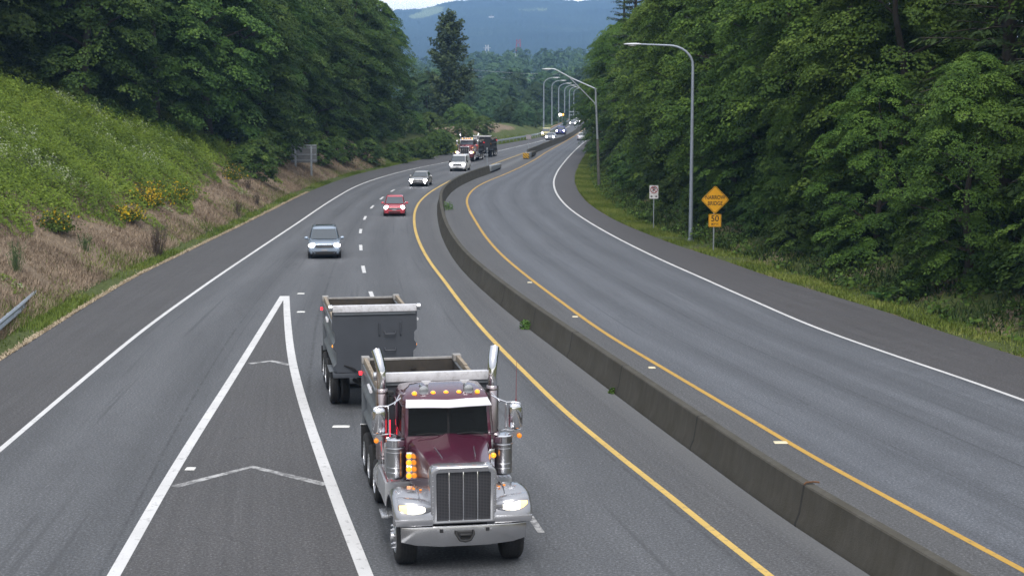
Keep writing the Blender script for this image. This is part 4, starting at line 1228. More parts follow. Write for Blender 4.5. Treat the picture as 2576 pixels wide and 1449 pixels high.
def build_trailer(name, label, loc, rz, BOXP, BOXF, rim, handles=True):
    root = thing(name, label, 'dump trailer', loc, rz)
    b = MB()
    for s in (-1, 1): b.box(s * .43 - .05, s * .43 + .05, .2, 5.0, .85, 1.10)
    b.box(-1.0, 1.0, .1, 5.0, 1.10, 1.17)
    for y in (1.5, 3.82, 5.12): b.tube([(-.98, y, .51), (.98, y, .51)], .07, 8)
    b.tube([(-.55, .9, .8), (-.1, -1.0, .75), (0, -2.4, .75)], .06, 8); b.tube([(.55, .9, .8), (.1, -1.0, .75), (0, -2.4, .75)], .06, 8)
    b.build('chassis', DARK, root)
    b = MB(); b.box(-1.22, 1.22, .0, .35, 1.02, 1.165); b.build('front_bolster', BOXF, root, 0.02)
    b = MB(); b.box(-1.24, -.35, -.02, .9, 1.06, 1.09); b.build('fender', BOXP, root, 0.01) if False else None
    for s in (-1, 1):
        for y in (1.5, 3.82, 5.12):
            wheel(root, s * .96, y, .50, .56, s, rim, False, True)
        b = MB(); b.box(s * .97 - .3, s * .97 + .3, 5.70, 5.72, .22, 1.1); b.build('mud_flap', BLACK, root, 0.004)
        b = MB(); b.box(s * .98 - .30, s * .98 + .30, .95, 2.1, 1.04, 1.07); b.build('fender', BOXP, root, 0.008)
    dump_box(root, 0, 5.45, BOXP, BOXF, wood=True)
    if handles:
        for x in (.13, .75):
            b = MB(); b.tube([(x, -.01, 2.63), (x, -.05, 2.61), (x, -.05, 2.27), (x, -.01, 2.24)], .018, 8); b.build('grab_handle', BOXF, root)
        for z in (2.30, 1.82):
            b = MB(); b.tube([(.28, -.01, z + .07), (.30, -.10, z), (.58, -.10, z), (.60, -.01, z + .07)], .022, 8); b.build('step_rung', BOXF, root)
        b = MB(); b.tube([(-.9, -.02, 1.40), (-.6, -.05, 1.30), (-.2, -1.0, .95), (0, -2.2, .95)], .018, 6); b.tube([(-.85, -.02, 1.36), (-.5, -.05, 1.2), (-.1, -1.0, .9), (.05, -2.2, .9)], .015, 6); b.build('air_hose', BLACK, root)
    return root

MAROON = pbr('maroon_paint', (0.075, 0.010, 0.030), 0.26, 0.0, coat=1.0)
SILVERP = pbr('silver_lavender_paint', (0.40, 0.405, 0.43), 0.20, 0.7, coat=0.8)
GREYBOX = pbr('grey_blue_box_paint', (0.155, 0.172, 0.19), 0.42, var=0.10, vscale=2, dirt=(0.10, 0.10, 0.10))
DKBOX = pbr('slate_box_paint', (0.050, 0.056, 0.068), 0.5, var=0.10, vscale=1.5)  # same box paint, darkened to carry the shade on the front wall
SHIELD = pbr('perforated_shield', (0.50, 0.44, 0.45), 0.3, 1.0)
palA = dict(cab=MAROON, grille_shell=SILVERP, fender=SILVERP, box=GREYBOX, box_front=DKBOX, rim=ALU, bumper=pbr('bumper_chrome', (.62, .62, .63), .14, 1.0, var=.05, vscale=2), mesh=GRILLE, visor=pbr('visor_steel', (.82, .82, .85), .32, .35), shield=SHIELD)  # visor base whitened to carry the sky's reflection
TH = 0.172
truck = build_truck('dump_truck', 'maroon conventional dump truck with chrome stacks and lit headlights, nearest on the road', 'dump truck', (-0.918, 29.956, 0), TH, palA)
build_trailer('dump_trailer', 'slate grey dump trailer with a white top rail behind the maroon truck', (-3.99, 45.75, 0), 0.17, GREYBOX, DKBOX, ALU)

REDP = pbr('red_truck_paint', (0.42, 0.022, 0.04), 0.3, coat=1.0)
BLKP = pbr('black_truck_paint', (0.014, 0.013, 0.015), 0.35, coat=0.6)
DRED = pbr('dark_red_paint', (0.10, 0.008, 0.014), 0.3, coat=1.0)
BLKBOX = pbr('black_box_paint', (0.022, 0.023, 0.027), 0.5, var=0.15)
palB = dict(cab=pbr('dark_cab_paint', (.028, .004, .008), .3, coat=1.0), lamp=lamp_mat('far_amber_lamp', (1, .38, .03), 5.0), hood=REDP, grille_shell=CHROME, fender=DRED, box=BLKBOX, box_front=BLKBOX, rim=ALU, bumper=DRED, mesh=GRILLE, visor=WPAINT, shield=CHROME_D, glass=pbr('bluish_glass', (.10, .13, .16), .12), turn=lamp_mat('far_turn_signal', (1, .5, .06), 4.0), head=HEADL)
p = G(1168, 408)
build_truck('dump_truck', 'red and black dump truck with a row of amber roof lights behind the white van', 'dump truck', (p.x, p.y, 0), -0.135, palB)
tr2 = (p.x + 16.0 * math.sin(.135), p.y + 16.0 * math.cos(.135), 0)
build_trailer('dump_trailer', 'black dump trailer with a white top rail behind the red truck', tr2, -0.15, BLKBOX, BLKBOX, ALU, handles=False)

# ------------------------------------------------------------------ cars
def sup(a, n):
    c = math.cos(a); return math.copysign(abs(c) ** n, c)

def build_car(name, label, cat, loc, rz, Lc, W, H, paint, style='suv', lights='oval', low=None, headmat=HEADL, rails=False, fog=False, far=False):
    root = thing(name, label, cat, loc, rz)
    w = W / 2
    low = low or paint
    P = dict(suv=dict(belt=.60, cowl=.24, hood=.585, nose=.50, roof0=.40, roof1=.84, tail=.99, rw=.76),
             hatch=dict(belt=.58, cowl=.24, hood=.56, nose=.45, roof0=.42, roof1=.80, tail=.985, rw=.76),
             sedan=dict(belt=.63, cowl=.27, hood=.61, nose=.47, roof0=.43, roof1=.68, tail=.86, rw=.72),
             van=dict(belt=.57, cowl=.155, hood=.555, nose=.47, roof0=.27, roof1=.96, tail=.995, rw=.86),
             pickup=dict(belt=.60, cowl=.27, hood=.59, nose=.50, roof0=.36, roof1=.52, tail=.56, rw=.80))[style]
    zb = .21 if style != 'pickup' else .35
    belt = P['belt'] * H; hood = P['hood'] * H; nose = P['nose'] * H
    yc = P['cowl'] * Lc
    def sec(y, z0, z1, k):
        ww = w * k
        h = [(0, z0), (ww * .80, z0), (ww * .95, z0 + .06), (ww * .995, z0 + .30 * (z1 - z0)), (ww, z0 + .55 * (z1 - z0)), (ww * .985, z1 - .14), (ww * .94, z1 - .045), (ww * .80, z1 - .008), (ww * .4, z1 + .018), (0, z1 + .025)]
        return [(x, y, z) for x, z in h] + [(-x, y, z) for x, z in reversed(h[1:-1])]
    st = [(0.0, zb + .12, nose * .92, .70), (.025, zb + .05, nose, .80), (.09, zb + .01, nose + .035, .90), (.25, zb, nose + .07, .965), (.55 * yc + .1, zb, hood * .975, .99), (yc, zb, hood, 1.0)]
    if style == 'pickup':
        st += [(yc + .2, zb, belt, 1.0), (.57 * Lc, zb, belt, 1), (Lc - .06, zb + .1, belt - .02, .99), (Lc, zb + .12, belt - .04, .97)]
    elif style == 'sedan':
        st += [(yc + .5, zb, belt, 1.0), (.75 * Lc, zb, belt, 1.0), (.87 * Lc, zb, belt - .01, .985), (Lc - .15, zb + .06, belt - .05, .94), (Lc, zb + .16, belt - .18, .84)]
    else:
        st += [(yc + .5, zb, belt, 1.0), (.8 * Lc, zb, belt + .01, 1.0), (Lc - .2, zb + .03, belt + .01, .97), (Lc - .03, zb + .1, belt, .91), (Lc, zb + .2, belt - .1, .84)]
    b = MB(); b.loft([sec(*q_) for q_ in st]); b.build('body', paint, root, smooth=50)
    # greenhouse
    y0b, y1b = yc - .02, P['tail'] * Lc
    y0t, y1t = P['roof0'] * Lc, P['roof1'] * Lc
    def ring(z, t, n=28):
        ya = y0b + (y0t - y0b) * t; yb_ = y1b + (y1t - y1b) * (t ** 1.4 if style != 'sedan' else t)
        hw = w * (.93 + (P['rw'] - .93) * t)
        cyy, hy = (ya + yb_) / 2, (yb_ - ya) / 2
        return [(hw * sup(a, .32), cyy + hy * sup(a - math.pi / 2, .32), z + (.0)) for a in [2 * math.pi * i / n + math.pi / n for i in range(n)]]
    zt = H - .07
    rr = [ring(belt - .03, 0), ring(belt + (zt - belt) * .33, .33), ring(belt + (zt - belt) * .66, .66), ring(zt, 1.0)]
    top = ring(zt, 1.0); cyy = sum(p_[1] for p_ in top) / len(top)
    for k, dz in ((.96, .03), (.86, .052), (.6, .066), (.25, .07)):
        rr.append([(p_[0] * k, cyy + (p_[1] - cyy) * k, zt + dz) for p_ in top])
    b = MB(); b.loft(rr); b.build('cabin', paint, root, smooth=60)
    # glass panes laid just proud of the cabin
    def fy(t): return y0b + (y0t - y0b) * t
    def by(t): return y1b + (y1t - y1b) * (t ** 1.4 if style != 'sedan' else t)
    def hw(t): return w * (.93 + (P['rw'] - .93) * t)
    def zz(t): return belt + (zt - belt) * t
    def pane(nm, rows, off):
        b = MB()
        b.loft([[Vector(p_) + Vector(off) for p_ in r_] for r_ in rows], False, False); return b.build(nm, GLASS_D, root, smooth=60)
    rows = []
    for t in (.07, .35, .65, .93):
        x_ = hw(t) * .90
        rows.append([(x_ * u, fy(t) - .015 + .05 * abs(u) ** 4, zz(t)) for u in (-1, -.85, -.5, 0, .5, .85, 1)])
    pane('windscreen', rows, (0, -.012, .006))
    if style != 'pickup':
        rows = [[(hw(t) * .84 * u, by(t) + .015 - .05 * abs(u) ** 4, zz(t)) for u in (-1, -.5, 0, .5, 1)] for t in (.15, .5, .92)]
        pane('rear_window', rows, (0, .012, .006))
    for s in (-1, 1):
        cuts = [(.10, .47), (.50, .90)] if style not in ('pickup',) else [(.12, .85)]
        if style == 'van': cuts = [(.06, .30)]
        for a, c in cuts:
            rows = []
            for t in (.10, .5, .90):
                rows.append([(s * (hw(t) + .006), fy(t) + (by(t) - fy(t)) * q_, zz(t)) for q_ in (a, (a + c) / 2, c)])
            pane('side_window', rows, (0, 0, 0))
        # mirrors
        b = MB()
        mx = s * (w + .10); my = yc + .42 * (1 if style != 'van' else .5) + .1; mz = belt + .06 if style != 'van' else belt + .05
        mh = .09 if style != 'van' else .15
        b.loft([[(mx + s * dx, my + dy * math.cos(a), mz + mh * k * math.sin(a)) for a in [2 * math.pi * i / 10 for i in range(10)]] for dx, dy, k in ((-.10, .05, .7), (-.04, .08, 1), (.06, .075, .95), (.10, .05, .55))])
        b.tube([(s * w * .92, my + .02, belt - .01), (mx - s * .06, my, mz - .02)], .025, 6)
        b.build('mirror', paint if style != 'van' else TRIMB, root)
        # wheels
        rw_ = {'suv': .355, 'hatch': .30, 'sedan': .325, 'van': .335, 'pickup': .39}[style]
        for yy in (.175 * Lc if style != 'van' else .17 * Lc, .775 * Lc):
            b = MB(); b.prism([(yy + (rw_ + .07) * math.cos(a), rw_ + (rw_ + .07) * math.sin(a)) for a in [2 * math.pi * i / 20 for i in range(20)]], 'x', *sorted((s * (w - .24), s * (w + .004)))); b.build('wheel_arch', TRIMB, root)
            M = T(s * (w - .105), yy, rw_) @ RY(R(90) * s)
            b = MB(); b.lathe([(rw_ * .6, -.11), (rw_ * .9, -.115), (rw_, -.08), (rw_, .08), (rw_ * .93, .112), (rw_ * .66, .12), (rw_ * .6, .10)], 24, M); tw = b.build('wheel', TYRE, root, smooth=40)
            b = MB(); b.lathe([(rw_ * .66, .11), (rw_ * .62, .125), (rw_ * .56, .09), (rw_ * .3, .07), (rw_ * .22, .11), (.03, .115)], 20, M); b.build('rim', ALU, tw, smooth=40)
        # headlights
        hx = s * w * .74; hz = nose * .93 if style != 'hatch' else nose * .99
        b = MB()
        hw_, hh_ = (.20, .105) if lights == 'oval' else (.155, .14)
        if style == 'van': hw_, hh_ = .20, .15
        M = T(hx, .05 + (.05 if style in ('hatch',) else 0), hz) @ Matrix.Rotation(R(-s * 18), 4, 'Z') @ RX(R(90 - 14))
        b.loft([[M @ Vector((hw_ * k * math.cos(a), hh_ * k * math.sin(a), h)) for a in [2 * math.pi * i / 20 for i in range(20)]] for k, h in ((1, -.06), (1, .045), (.8, .075), (.4, .09))])
        b.build('headlight', headmat, root)
        if fog:
            b = MB(); b.lathe([(.085, -.05), (.085, .03), (.05, .05)], 14, T(s * w * .74, .04, zb + .22) @ RX(R(90))); b.build('fog_light', headmat, root)
        if style != 'pickup':
            b = MB(); b.box(s * w * .80 - .1, s * w * .80 + .1, Lc - .05, Lc + .02, belt - .30, belt - .12); b.build('tail_light', pbr('tail_red', (.3, .01, .01), .3), root, .02)
    # front end
    b = MB(); b.box(-w * .55, w * .55, -.012, .06, nose * .74, nose * .97); gr = b.build('grille', TRIMB, root, .02)
    b = MB()
    for k in range(3):
        z = nose * (.78 + .065 * k); b.box(-w * .53, w * .53, -.022, -.013, z, z + .018)
    b.build('slat', CHROME_D, gr)
    b = MB(); b.loft([[(-w * .93, .13, zb + .02), (-w * .7, .02, zb + .02), (0, -.02, zb + .02), (w * .7, .02, zb + .02), (w * .93, .13, zb + .02), (w * .5, .3, zb + .02), (-w * .5, .3, zb + .02)],
                     [(-w * .94, .11, zb + .22), (-w * .72, .0, zb + .22), (0, -.035, zb + .22), (w * .72, .0, zb + .22), (w * .94, .11, zb + .22), (w * .5, .3, zb + .22), (-w * .5, .3, zb + .22)]])
    b.build('lower_bumper', low, root, .02)
    b = MB(); b.box(-w * .55, w * .55, -.045, -.036, zb + .07, zb + .17); b.build('air_intake', DARK, root, .01)
    b = MB(); b.box(-.16, .16, -.05, -.037, zb + .24, zb + .34); b.build('number_plate', pbr('blank_plate', (.35, .36, .38), .5), root, .004)
    for s in (-1, 1):
        b = MB(); b.tube([(s * .05, yc - .03, belt + .02), (s * .05 + s * .5, yc - .02, belt + .03)], .010, 5); b.build('wiper', BLACK, root)
    if rails:
        b = MB(); b.box(-w * .52, w * .52, y0t + .65, y1t - .3, H - .003, H + .012); b.build('sunroof', GLASS_D, root, .004)
        for s in (-1, 1):
            b = MB(); b.tube([(s * w * .68, y0t + .3, H - .05), (s * w * .69, y0t + .45, H + .02), (s * w * .69, y1t - .3, H + .02), (s * w * .68, y1t - .1, H - .05)], .018, 6); b.build('roof_rail', TRIMB, root)
    # floor shadow pan keeps daylight from showing under the car
    b = MB(); b.box(-w * .78, w * .78, .35, Lc - .35, .17, .215); b.build('underbody', DARK, root)
    return root

def on_road(px, py, back=0.85):
    p_ = G(px, py); return Vector((p_.x, p_.y - back, 0))

C_SUV = pbr('grey_silver_paint', (0.30, 0.37, 0.46), 0.3, 0.35, coat=0.8)
C_RED = pbr('faded_red_paint', (0.50, 0.06, 0.085), 0.3, 0.1, coat=0.8)  # pinkish lightness of reflected sky is mixed into this red
C_DRK = pbr('grey_sedan_paint', (0.36, 0.36, 0.36), 0.3, 0.4, coat=0.8)
C_VAN = pbr('white_van_paint', (0.78, 0.79, 0.81), 0.35, coat=0.5)
C_SIL = pbr('silver_paint', (0.38, 0.40, 0.44), 0.3, 0.4, coat=0.5)
C_BLU = pbr('blue_paint', (0.045, 0.05, 0.28), 0.3, 0.2, coat=0.6)
C_YEL = pbr('pale_yellow_paint', (0.66, 0.60, 0.28), 0.35, coat=0.4)
C_WHT = pbr('white_car_paint', (0.68, 0.69, 0.72), 0.35, coat=0.4)

v = on_road(821, 648)
build_car('parked_car' if False else 'suv', 'silver grey crossover with a dark sunroof, alone behind the grey trailer', 'suv', v, 0.118, 4.55, 1.84, 1.66, C_SUV, 'suv', low=TRIMB, rails=True)
v = on_road(994, 543, .7)
build_car('hatchback', 'small red hatchback with round lit headlights in the inner lane', 'car', v, 0.05, 3.65, 1.65, 1.50, C_RED, 'hatch', lights='round', low=C_RED)
v = on_road(1053, 469, .8)
build_car('sedan', 'grey sedan with headlights and fog lights on, behind the red hatchback', 'car', v, -0.075, 4.7, 1.83, 1.47, C_DRK, 'sedan', fog=True, low=TRIMB, headmat=HEADF)
v = on_road(1151, 431, .8)
build_car('van', 'white delivery van with black grille ahead of the red dump truck', 'van', v, -0.115, 5.1, 1.93, 1.93, C_VAN, 'van', low=TRIMB, headmat=HEADF)
v = on_road(1383, 353, .8)
build_car('sedan', 'silver sedan with headlights on at the far barrier below the blue pickup', 'car', v, -0.11, 4.6, 1.85, 1.5, C_SIL, 'sedan', headmat=HEADF)
v = on_road(1409, 339.5, .8)
build_car('pickup_truck', 'blue pickup with a pale roof coming off the far bridge', 'pickup truck', v, -0.11, 5.6, 2.0, 1.9, C_BLU, 'pickup', headmat=HEADF)
v = on_road(1372, 345, .8)
build_car('van', 'pale yellow van beside the far guardrail left of the silver sedan', 'van', v, -0.10, 4.6, 1.8, 1.9, C_YEL, 'van')
v = on_road(1440, 316, .8)
build_car('sedan', 'silver car with bright headlights on the far bridge behind the blue pickup', 'car', v, -0.08, 4.6, 1.85, 1.55, C_SIL, 'suv', headmat=HEADF)
v = on_road(1451, 312, .8)
build_car('suv', 'white suv farthest of the oncoming cars on the bridge', 'suv', v, -0.08, 4.8, 1.9, 1.75, C_WHT, 'suv', headmat=HEADF)
v = on_road(1466, 352, .8)
build_car('sedan', 'white car driving away on the right lanes, mostly hidden by overhanging leaves', 'car', v, math.pi - 0.1, 4.6, 1.85, 1.5, C_WHT, 'sedan', headmat=pbr('unlit_lamp', (.5, .5, .5), .3))
# ================================================================== VEGETATION
def leaf_mat(name, c_dark, c_mid, c_light, trans=0.3, rough=0.55, objvar=0.25):
    m, nt, out = new_mat(name)
    b = N(nt, 'ShaderNodeBsdfPrincipled'); b.inputs['Roughness'].default_value = rough; b.inputs['Specular IOR Level'].default_value = 0.10
    at = N(nt, 'ShaderNodeAttribute', attribute_name='tint')
    c = ramp(nt, at.outputs['Fac'], [(0.0, c_dark), (0.5, c_mid), (1.0, c_light)])
    oi = N(nt, 'ShaderNodeObjectInfo')
    v = N(nt, 'ShaderNodeMath', operation='MULTIPLY_ADD'); L(nt, oi.outputs['Random'], v.inputs[0]); v.inputs[1].default_value = objvar * 2; v.inputs[2].default_value = 1 - objvar
    hs = N(nt, 'ShaderNodeHueSaturation'); L(nt, c, hs.inputs['Color']); L(nt, v.outputs[0], hs.inputs['Value'])
    h = N(nt, 'ShaderNodeMath', operation='MULTIPLY_ADD'); L(nt, oi.outputs['Random'], h.inputs[0]); h.inputs[1].default_value = 0.03; h.inputs[2].default_value = 0.485
    L(nt, h.outputs[0], hs.inputs['Hue'])
    L(nt, hs.outputs[0], b.inputs['Base Color'])
    t = N(nt, 'ShaderNodeBsdfTranslucent'); L(nt, hs.outputs[0], t.inputs[0])
    mx = N(nt, 'ShaderNodeMixShader'); mx.inputs[0].default_value = trans
    L(nt, b.outputs[0], mx.inputs[1]); L(nt, t.outputs[0], mx.inputs[2])
    L(nt, mx.outputs[0], out.inputs[0])
    return m

LEAF_L = leaf_mat('maple_leaves', (0.026, 0.056, 0.014), (0.066, 0.120, 0.029), (0.140, 0.215, 0.050), .36)
LEAF_R = leaf_mat('bright_maple_leaves', (0.032, 0.068, 0.015), (0.086, 0.160, 0.031), (0.180, 0.285, 0.056), .36)
NEEDLE = leaf_mat('fir_needles', (0.013, 0.028, 0.010), (0.034, 0.062, 0.019), (0.072, 0.115, 0.032), 0.12)
LEAF_P = leaf_mat('poplar_leaves', (0.045, 0.068, 0.034), (0.08, 0.118, 0.054), (0.13, 0.18, 0.08), 0.3)
LEAF_W = leaf_mat('pale_woodland_leaves', (0.034, 0.068, 0.034), (0.058, 0.105, 0.048), (0.095, 0.155, 0.066), 0.25, objvar=0.35)
LEAF_B = leaf_mat('bush_leaves', (0.045, 0.085, 0.022), (0.085, 0.15, 0.036), (0.14, 0.22, 0.055), 0.3)
BARK = pbr('bark', (0.055, 0.045, 0.036), 0.95, var=0.4, vscale=4)

def unit(a):
    return a / np.maximum(1e-9, np.linalg.norm(a, axis=-1, keepdims=True))

def leaves_to_mesh(P, Nrm, Dir, size, wid=0.42, fold=0.12):
    """kite shaped leaves: centre P, normal Nrm, long axis Dir"""
    n = len(P)
    Dir = unit(Dir - Nrm * np.sum(Dir * Nrm, -1, keepdims=True))
    S = np.cross(Nrm, Dir)
    s = size[:, None]
    a = P - Dir * s * 0.5
    b = P - S * s * wid + Dir * s * 0.02 - Nrm * s * fold
    c = P + Dir * s * 0.5 - Nrm * s * fold * 0.6
    d = P + S * s * wid + Dir * s * 0.02 - Nrm * s * fold
    V = np.stack([a, b, c, d], 1).reshape(-1, 3)
    Q = np.arange(n * 4).reshape(-1, 4)
    return V, Q

def crown_sprays(g, H, Rr, z_lo, n_spray, per, leaf, spray, lobes=3, shape='round', droop=0.5, branches=0):
    """foliage in overlapping drooping sprays over a lobed envelope"""
    ph = g.uniform(0, 6.28, 6)
    u = (np.arange(n_spray) + g.uniform(0, 1, n_spray)) / n_spray
    zz = u ** 0.9
    th = g.uniform(0, 2 * np.pi, n_spray)
    if shape == 'round':
        env = np.where(zz > .38, np.sqrt(np.maximum(0.015, 1 - ((zz - .38) / .63) ** 2)), .70 + .30 * zz / .38)
    else:  # column
        env = np.where(zz > .35, np.maximum(0.10, 1 - ((zz - .35) / .66) ** 1.5), .8 + .2 * zz / .35)
    lob = 1 + .20 * np.sin(lobes * th + ph[0] + 3 * zz) + .15 * np.sin((lobes + 3) * th - ph[1] + 7 * zz) + .14 * np.sin(9 * zz + ph[2] + 2 * th)
    depth = np.where(g.uniform(0, 1, n_spray) < .78, g.uniform(.86, 1.06, n_spray), g.uniform(.45, .86, n_spray))
    r = Rr * env * lob * depth
    z = z_lo + (H - z_lo) * zz * (0.965 + .03 * np.sin(3 * th + ph[3]))
    if branches:
        # sprays gather along boughs, leaving dark gaps between them
        nb = branches
        bu = (np.arange(nb) + g.uniform(0, 1, nb)) / nb; bth = (np.arange(nb) * 2.399 + g.uniform(-.5, .5, nb)) % (2 * np.pi)
        bi = g.integers(0, nb, n_spray)
        zz = np.clip(bu[bi] + g.normal(0, .012, n_spray), .0, 1)
        th = bth[bi] + g.normal(0, .16, n_spray) / np.sqrt(np.maximum(.08, 1 - zz * .8))
        if shape == 'round':
            env = np.where(zz > .38, np.sqrt(np.maximum(0.015, 1 - ((zz - .38) / .63) ** 2)), .70 + .30 * zz / .38)
        lob = 1 + .16 * np.sin(lobes * th + ph[0] + 3 * zz) + .12 * np.sin((lobes + 3) * th - ph[1] + 7 * zz)
        bl = g.uniform(.80, 1.14, nb)
        q_ = g.uniform(.42, 1.0, n_spray) ** .6
        r = Rr * env * lob * bl[bi] * q_
        z = z_lo + (H - z_lo) * zz * .97 + Rr * env * (.30 * q_ - .42 * q_ ** 2.5)
    c = np.stack([r * np.cos(th), r * np.sin(th), z], 1)
    o = np.stack([np.cos(th), np.sin(th), np.zeros_like(th)], 1)
    tg = np.stack([-np.sin(th), np.cos(th), np.zeros_like(th)], 1)
    a = g.uniform(.65, 1.35, n_spray) * spray
    tint = np.clip(g.normal(.48, .20, n_spray) + .12 * (zz - .5), 0, 1)
    n = n_spray * per
    C = np.repeat(c, per, 0); O = np.repeat(o, per, 0); Tg = np.repeat(tg, per, 0); A = np.repeat(a, per)[:, None]
    rad = np.sqrt(g.uniform(0, 1, n)); an = g.uniform(0, 2 * np.pi, n)
    uu = (rad * np.cos(an))[:, None]; vv = (rad * np.sin(an))[:, None]
    up = np.array([0, 0, 1.0])
    hgt = (-.34 * (uu ** 2 + vv ** 2) - droop * (np.maximum(uu, 0) ** 1.5) - .2 * uu) * A
    P = C + A * (uu * O + vv * Tg * .9) + up * hgt + g.normal(0, .07, (n, 3)) * A
    Nm = unit(up * 1.0 + O * (.45 + .6 * uu) + Tg * (.55 * vv) + g.normal(0, .38, (n, 3)))
    D = unit(O * (1 + uu) + Tg * vv * 1.2 - up * .5 + g.normal(0, .5, (n, 3)))
    sz = leaf * g.uniform(.7, 1.35, n)
    V, Q = leaves_to_mesh(P, Nm, D, sz)
    tl = np.clip(np.repeat(tint, per) + g.normal(0, .09, n), 0, 1)
    return V, Q, np.repeat(tl, 4)

def limb_mesh(g, H, Rr, z_lo, r0, n_limb, name='trunk'):
    mb = MB()
    top = H * .86
    pts = [Vector((0, 0, -0.6))]; rs = [r0 * 1.25]
    x = y = 0.0
    for k in range(1, 8):
        x += g.normal(0, .012 * H); y += g.normal(0, .012 * H)
        pts.append(Vector((x, y, top * k / 7))); rs.append(r0 * (1 - .85 * k / 7))
    mb.tube(pts, rs, 9)
    for i in range(n_limb):
        k = 1 + i % 5
        b = pts[k]; a = g.uniform(0, 6.28); l_ = Rr * g.uniform(.55, .85); rise = g.uniform(.25, .7) * l_
        m_ = b + Vector((math.cos(a) * l_ * .5, math.sin(a) * l_ * .5, rise * .65))
        e = b + Vector((math.cos(a) * l_, math.sin(a) * l_, rise))
        mb.tube([b, m_, e], [rs[k] * .5, rs[k] * .33, rs[k] * .12], 6)
    return mb

def make_tree(name, cat, seed, H, Rr, z_lo, n_spray, per, leaf, spray, mat, **kw):
    g = np.random.default_rng(seed)
    root = thing(name, 'tree', cat, (0, 0, -500))
    V, Q, tn = crown_sprays(g, H, Rr, z_lo, n_spray, per, leaf, spray, **kw)
    mesh_np('crown', V, Q, mat, root, tint=tn)
    limb_mesh(g, H, Rr, z_lo, .018 * H + .05, 9).build('trunk', BARK, root, smooth=60)
    return root

def make_fir(name, seed, H, Rr, mat, n_whorl=30, per_branch=95):
    g = np.random.default_rng(seed)
    root = thing(name, 'fir', 'tree', (0, 0, -500))
    Ps = []; Ns = []; Ds = []; Ss = []; Ts = []
    up = np.array([0, 0, 1.0])
    tb = MB(); tb.tube([(0, 0, -.6), (0, 0, H * .4), (0, 0, H * .98)], [.020 * H, .013 * H, .02], 8)
    for w in range(n_whorl):
        t = (w + .5) / n_whorl
        z = H * (.03 + .95 * t)
        nb = int(g.integers(6, 9)) if t < .85 else 5
        for k in range(nb):
            a = 2 * np.pi * (k + g.uniform(-.35, .35)) / nb + w * 1.3
            Lb = max(.35, Rr * (1 - t) ** .78 * g.uniform(.70, 1.18))
            o = np.array([math.cos(a), math.sin(a), 0]); tg = np.array([-math.sin(a), math.cos(a), 0])
            rise = g.uniform(-.05, .22) + .35 * t; sag = g.uniform(.35, .65) * (1 - .6 * t)
            n = max(10, int(per_branch * (Lb / Rr) ** 1.25))
            s = g.uniform(.12, 1, n) ** .75
            side = g.uniform(-1, 1, n)
            wd = .30 * Lb * (1 - s * .75) + .12
            bz = Lb * (rise * s - sag * s ** 2 + .30 * sag * s ** 3)
            P = np.array([0, 0, z]) + o * (Lb * s)[:, None] + up * bz[:, None] + tg * (side * wd)[:, None] - up * (np.abs(side) * wd * .35 + g.uniform(0, .10, n) * Lb * .4)[:, None]
            D = unit(o * .8 + tg * (np.sign(side) * .8)[:, None] - up * .35 + g.normal(0, .25, (n, 3)))
            Nn = unit(up + o * .35 + tg * (side * .4)[:, None] + g.normal(0, .3, (n, 3)))
            Ps.append(P); Ds.append(D); Ns.append(Nn); Ss.append(g.uniform(.38, .72, n) * (.6 + .4 * (1 - t)))
            Ts.append(np.clip(np.full(n, g.normal(.42, .2)) + .35 * (s - .55) + g.normal(0, .08, n), 0, 1))
            if Lb > 1.0:
                tb.tube([(0, 0, z), tuple(np.array([0, 0, z]) + o * Lb * .5 + up * Lb * (rise * .5 - sag * .25)), tuple(np.array([0, 0, z]) + o * Lb * .92 + up * Lb * (rise * .92 - sag * .6))], [.05, .035, .015], 4)
    V, Q = leaves_to_mesh(np.concatenate(Ps), np.concatenate(Ns), np.concatenate(Ds), np.concatenate(Ss), wid=.17, fold=.05)
    mesh_np('crown', V, Q, mat, root, tint=np.repeat(np.concatenate(Ts), 4))
    tb.build('trunk', BARK, root, smooth=60)
    return root

USED = set()
def plant(proto, x, y, sc, rz, label, group, dz=0.0, sz=1.0, lean=None):
    z = ground_z(x, y) + dz
    if proto.name not in USED:
        USED.add(proto.name)
        o = proto; o.location = (x, y, z); o.rotation_euler = (0, 0, rz); o.scale = (sc, sc, sc * sz); o['label'] = label; o['group'] = group
    else:
        o = copy_thing(proto, (x, y, z), rz, (sc, sc, sc * sz), label, group)
    if lean: o.rotation_euler = (lean[0], lean[1], rz)
    return o

MAP_L = [make_tree('maple_tree', 'tree', 11 + k, 20, 6.0, 0.2, 560, 112, .215, .95, LEAF_L, lobes=2 + k % 3, branches=95) for k in range(3)]
MAP_R = [make_tree('maple_tree', 'tree', 31 + k, 19, 6.2, 0.0, 640, 140, .168, 0.85, LEAF_R, lobes=2 + k % 3, droop=.65, branches=105) for k in range(3)]
FIR = [make_fir('fir_tree', 51 + k, 26, 5.6, NEEDLE) for k in range(3)]
WOOD = [make_tree('woodland_tree', 'tree', 71 + k, 15, 5.5, 0.6, 430, 42, .36, .95, LEAF_W, lobes=2 + k, branches=90) for k in range(3)]

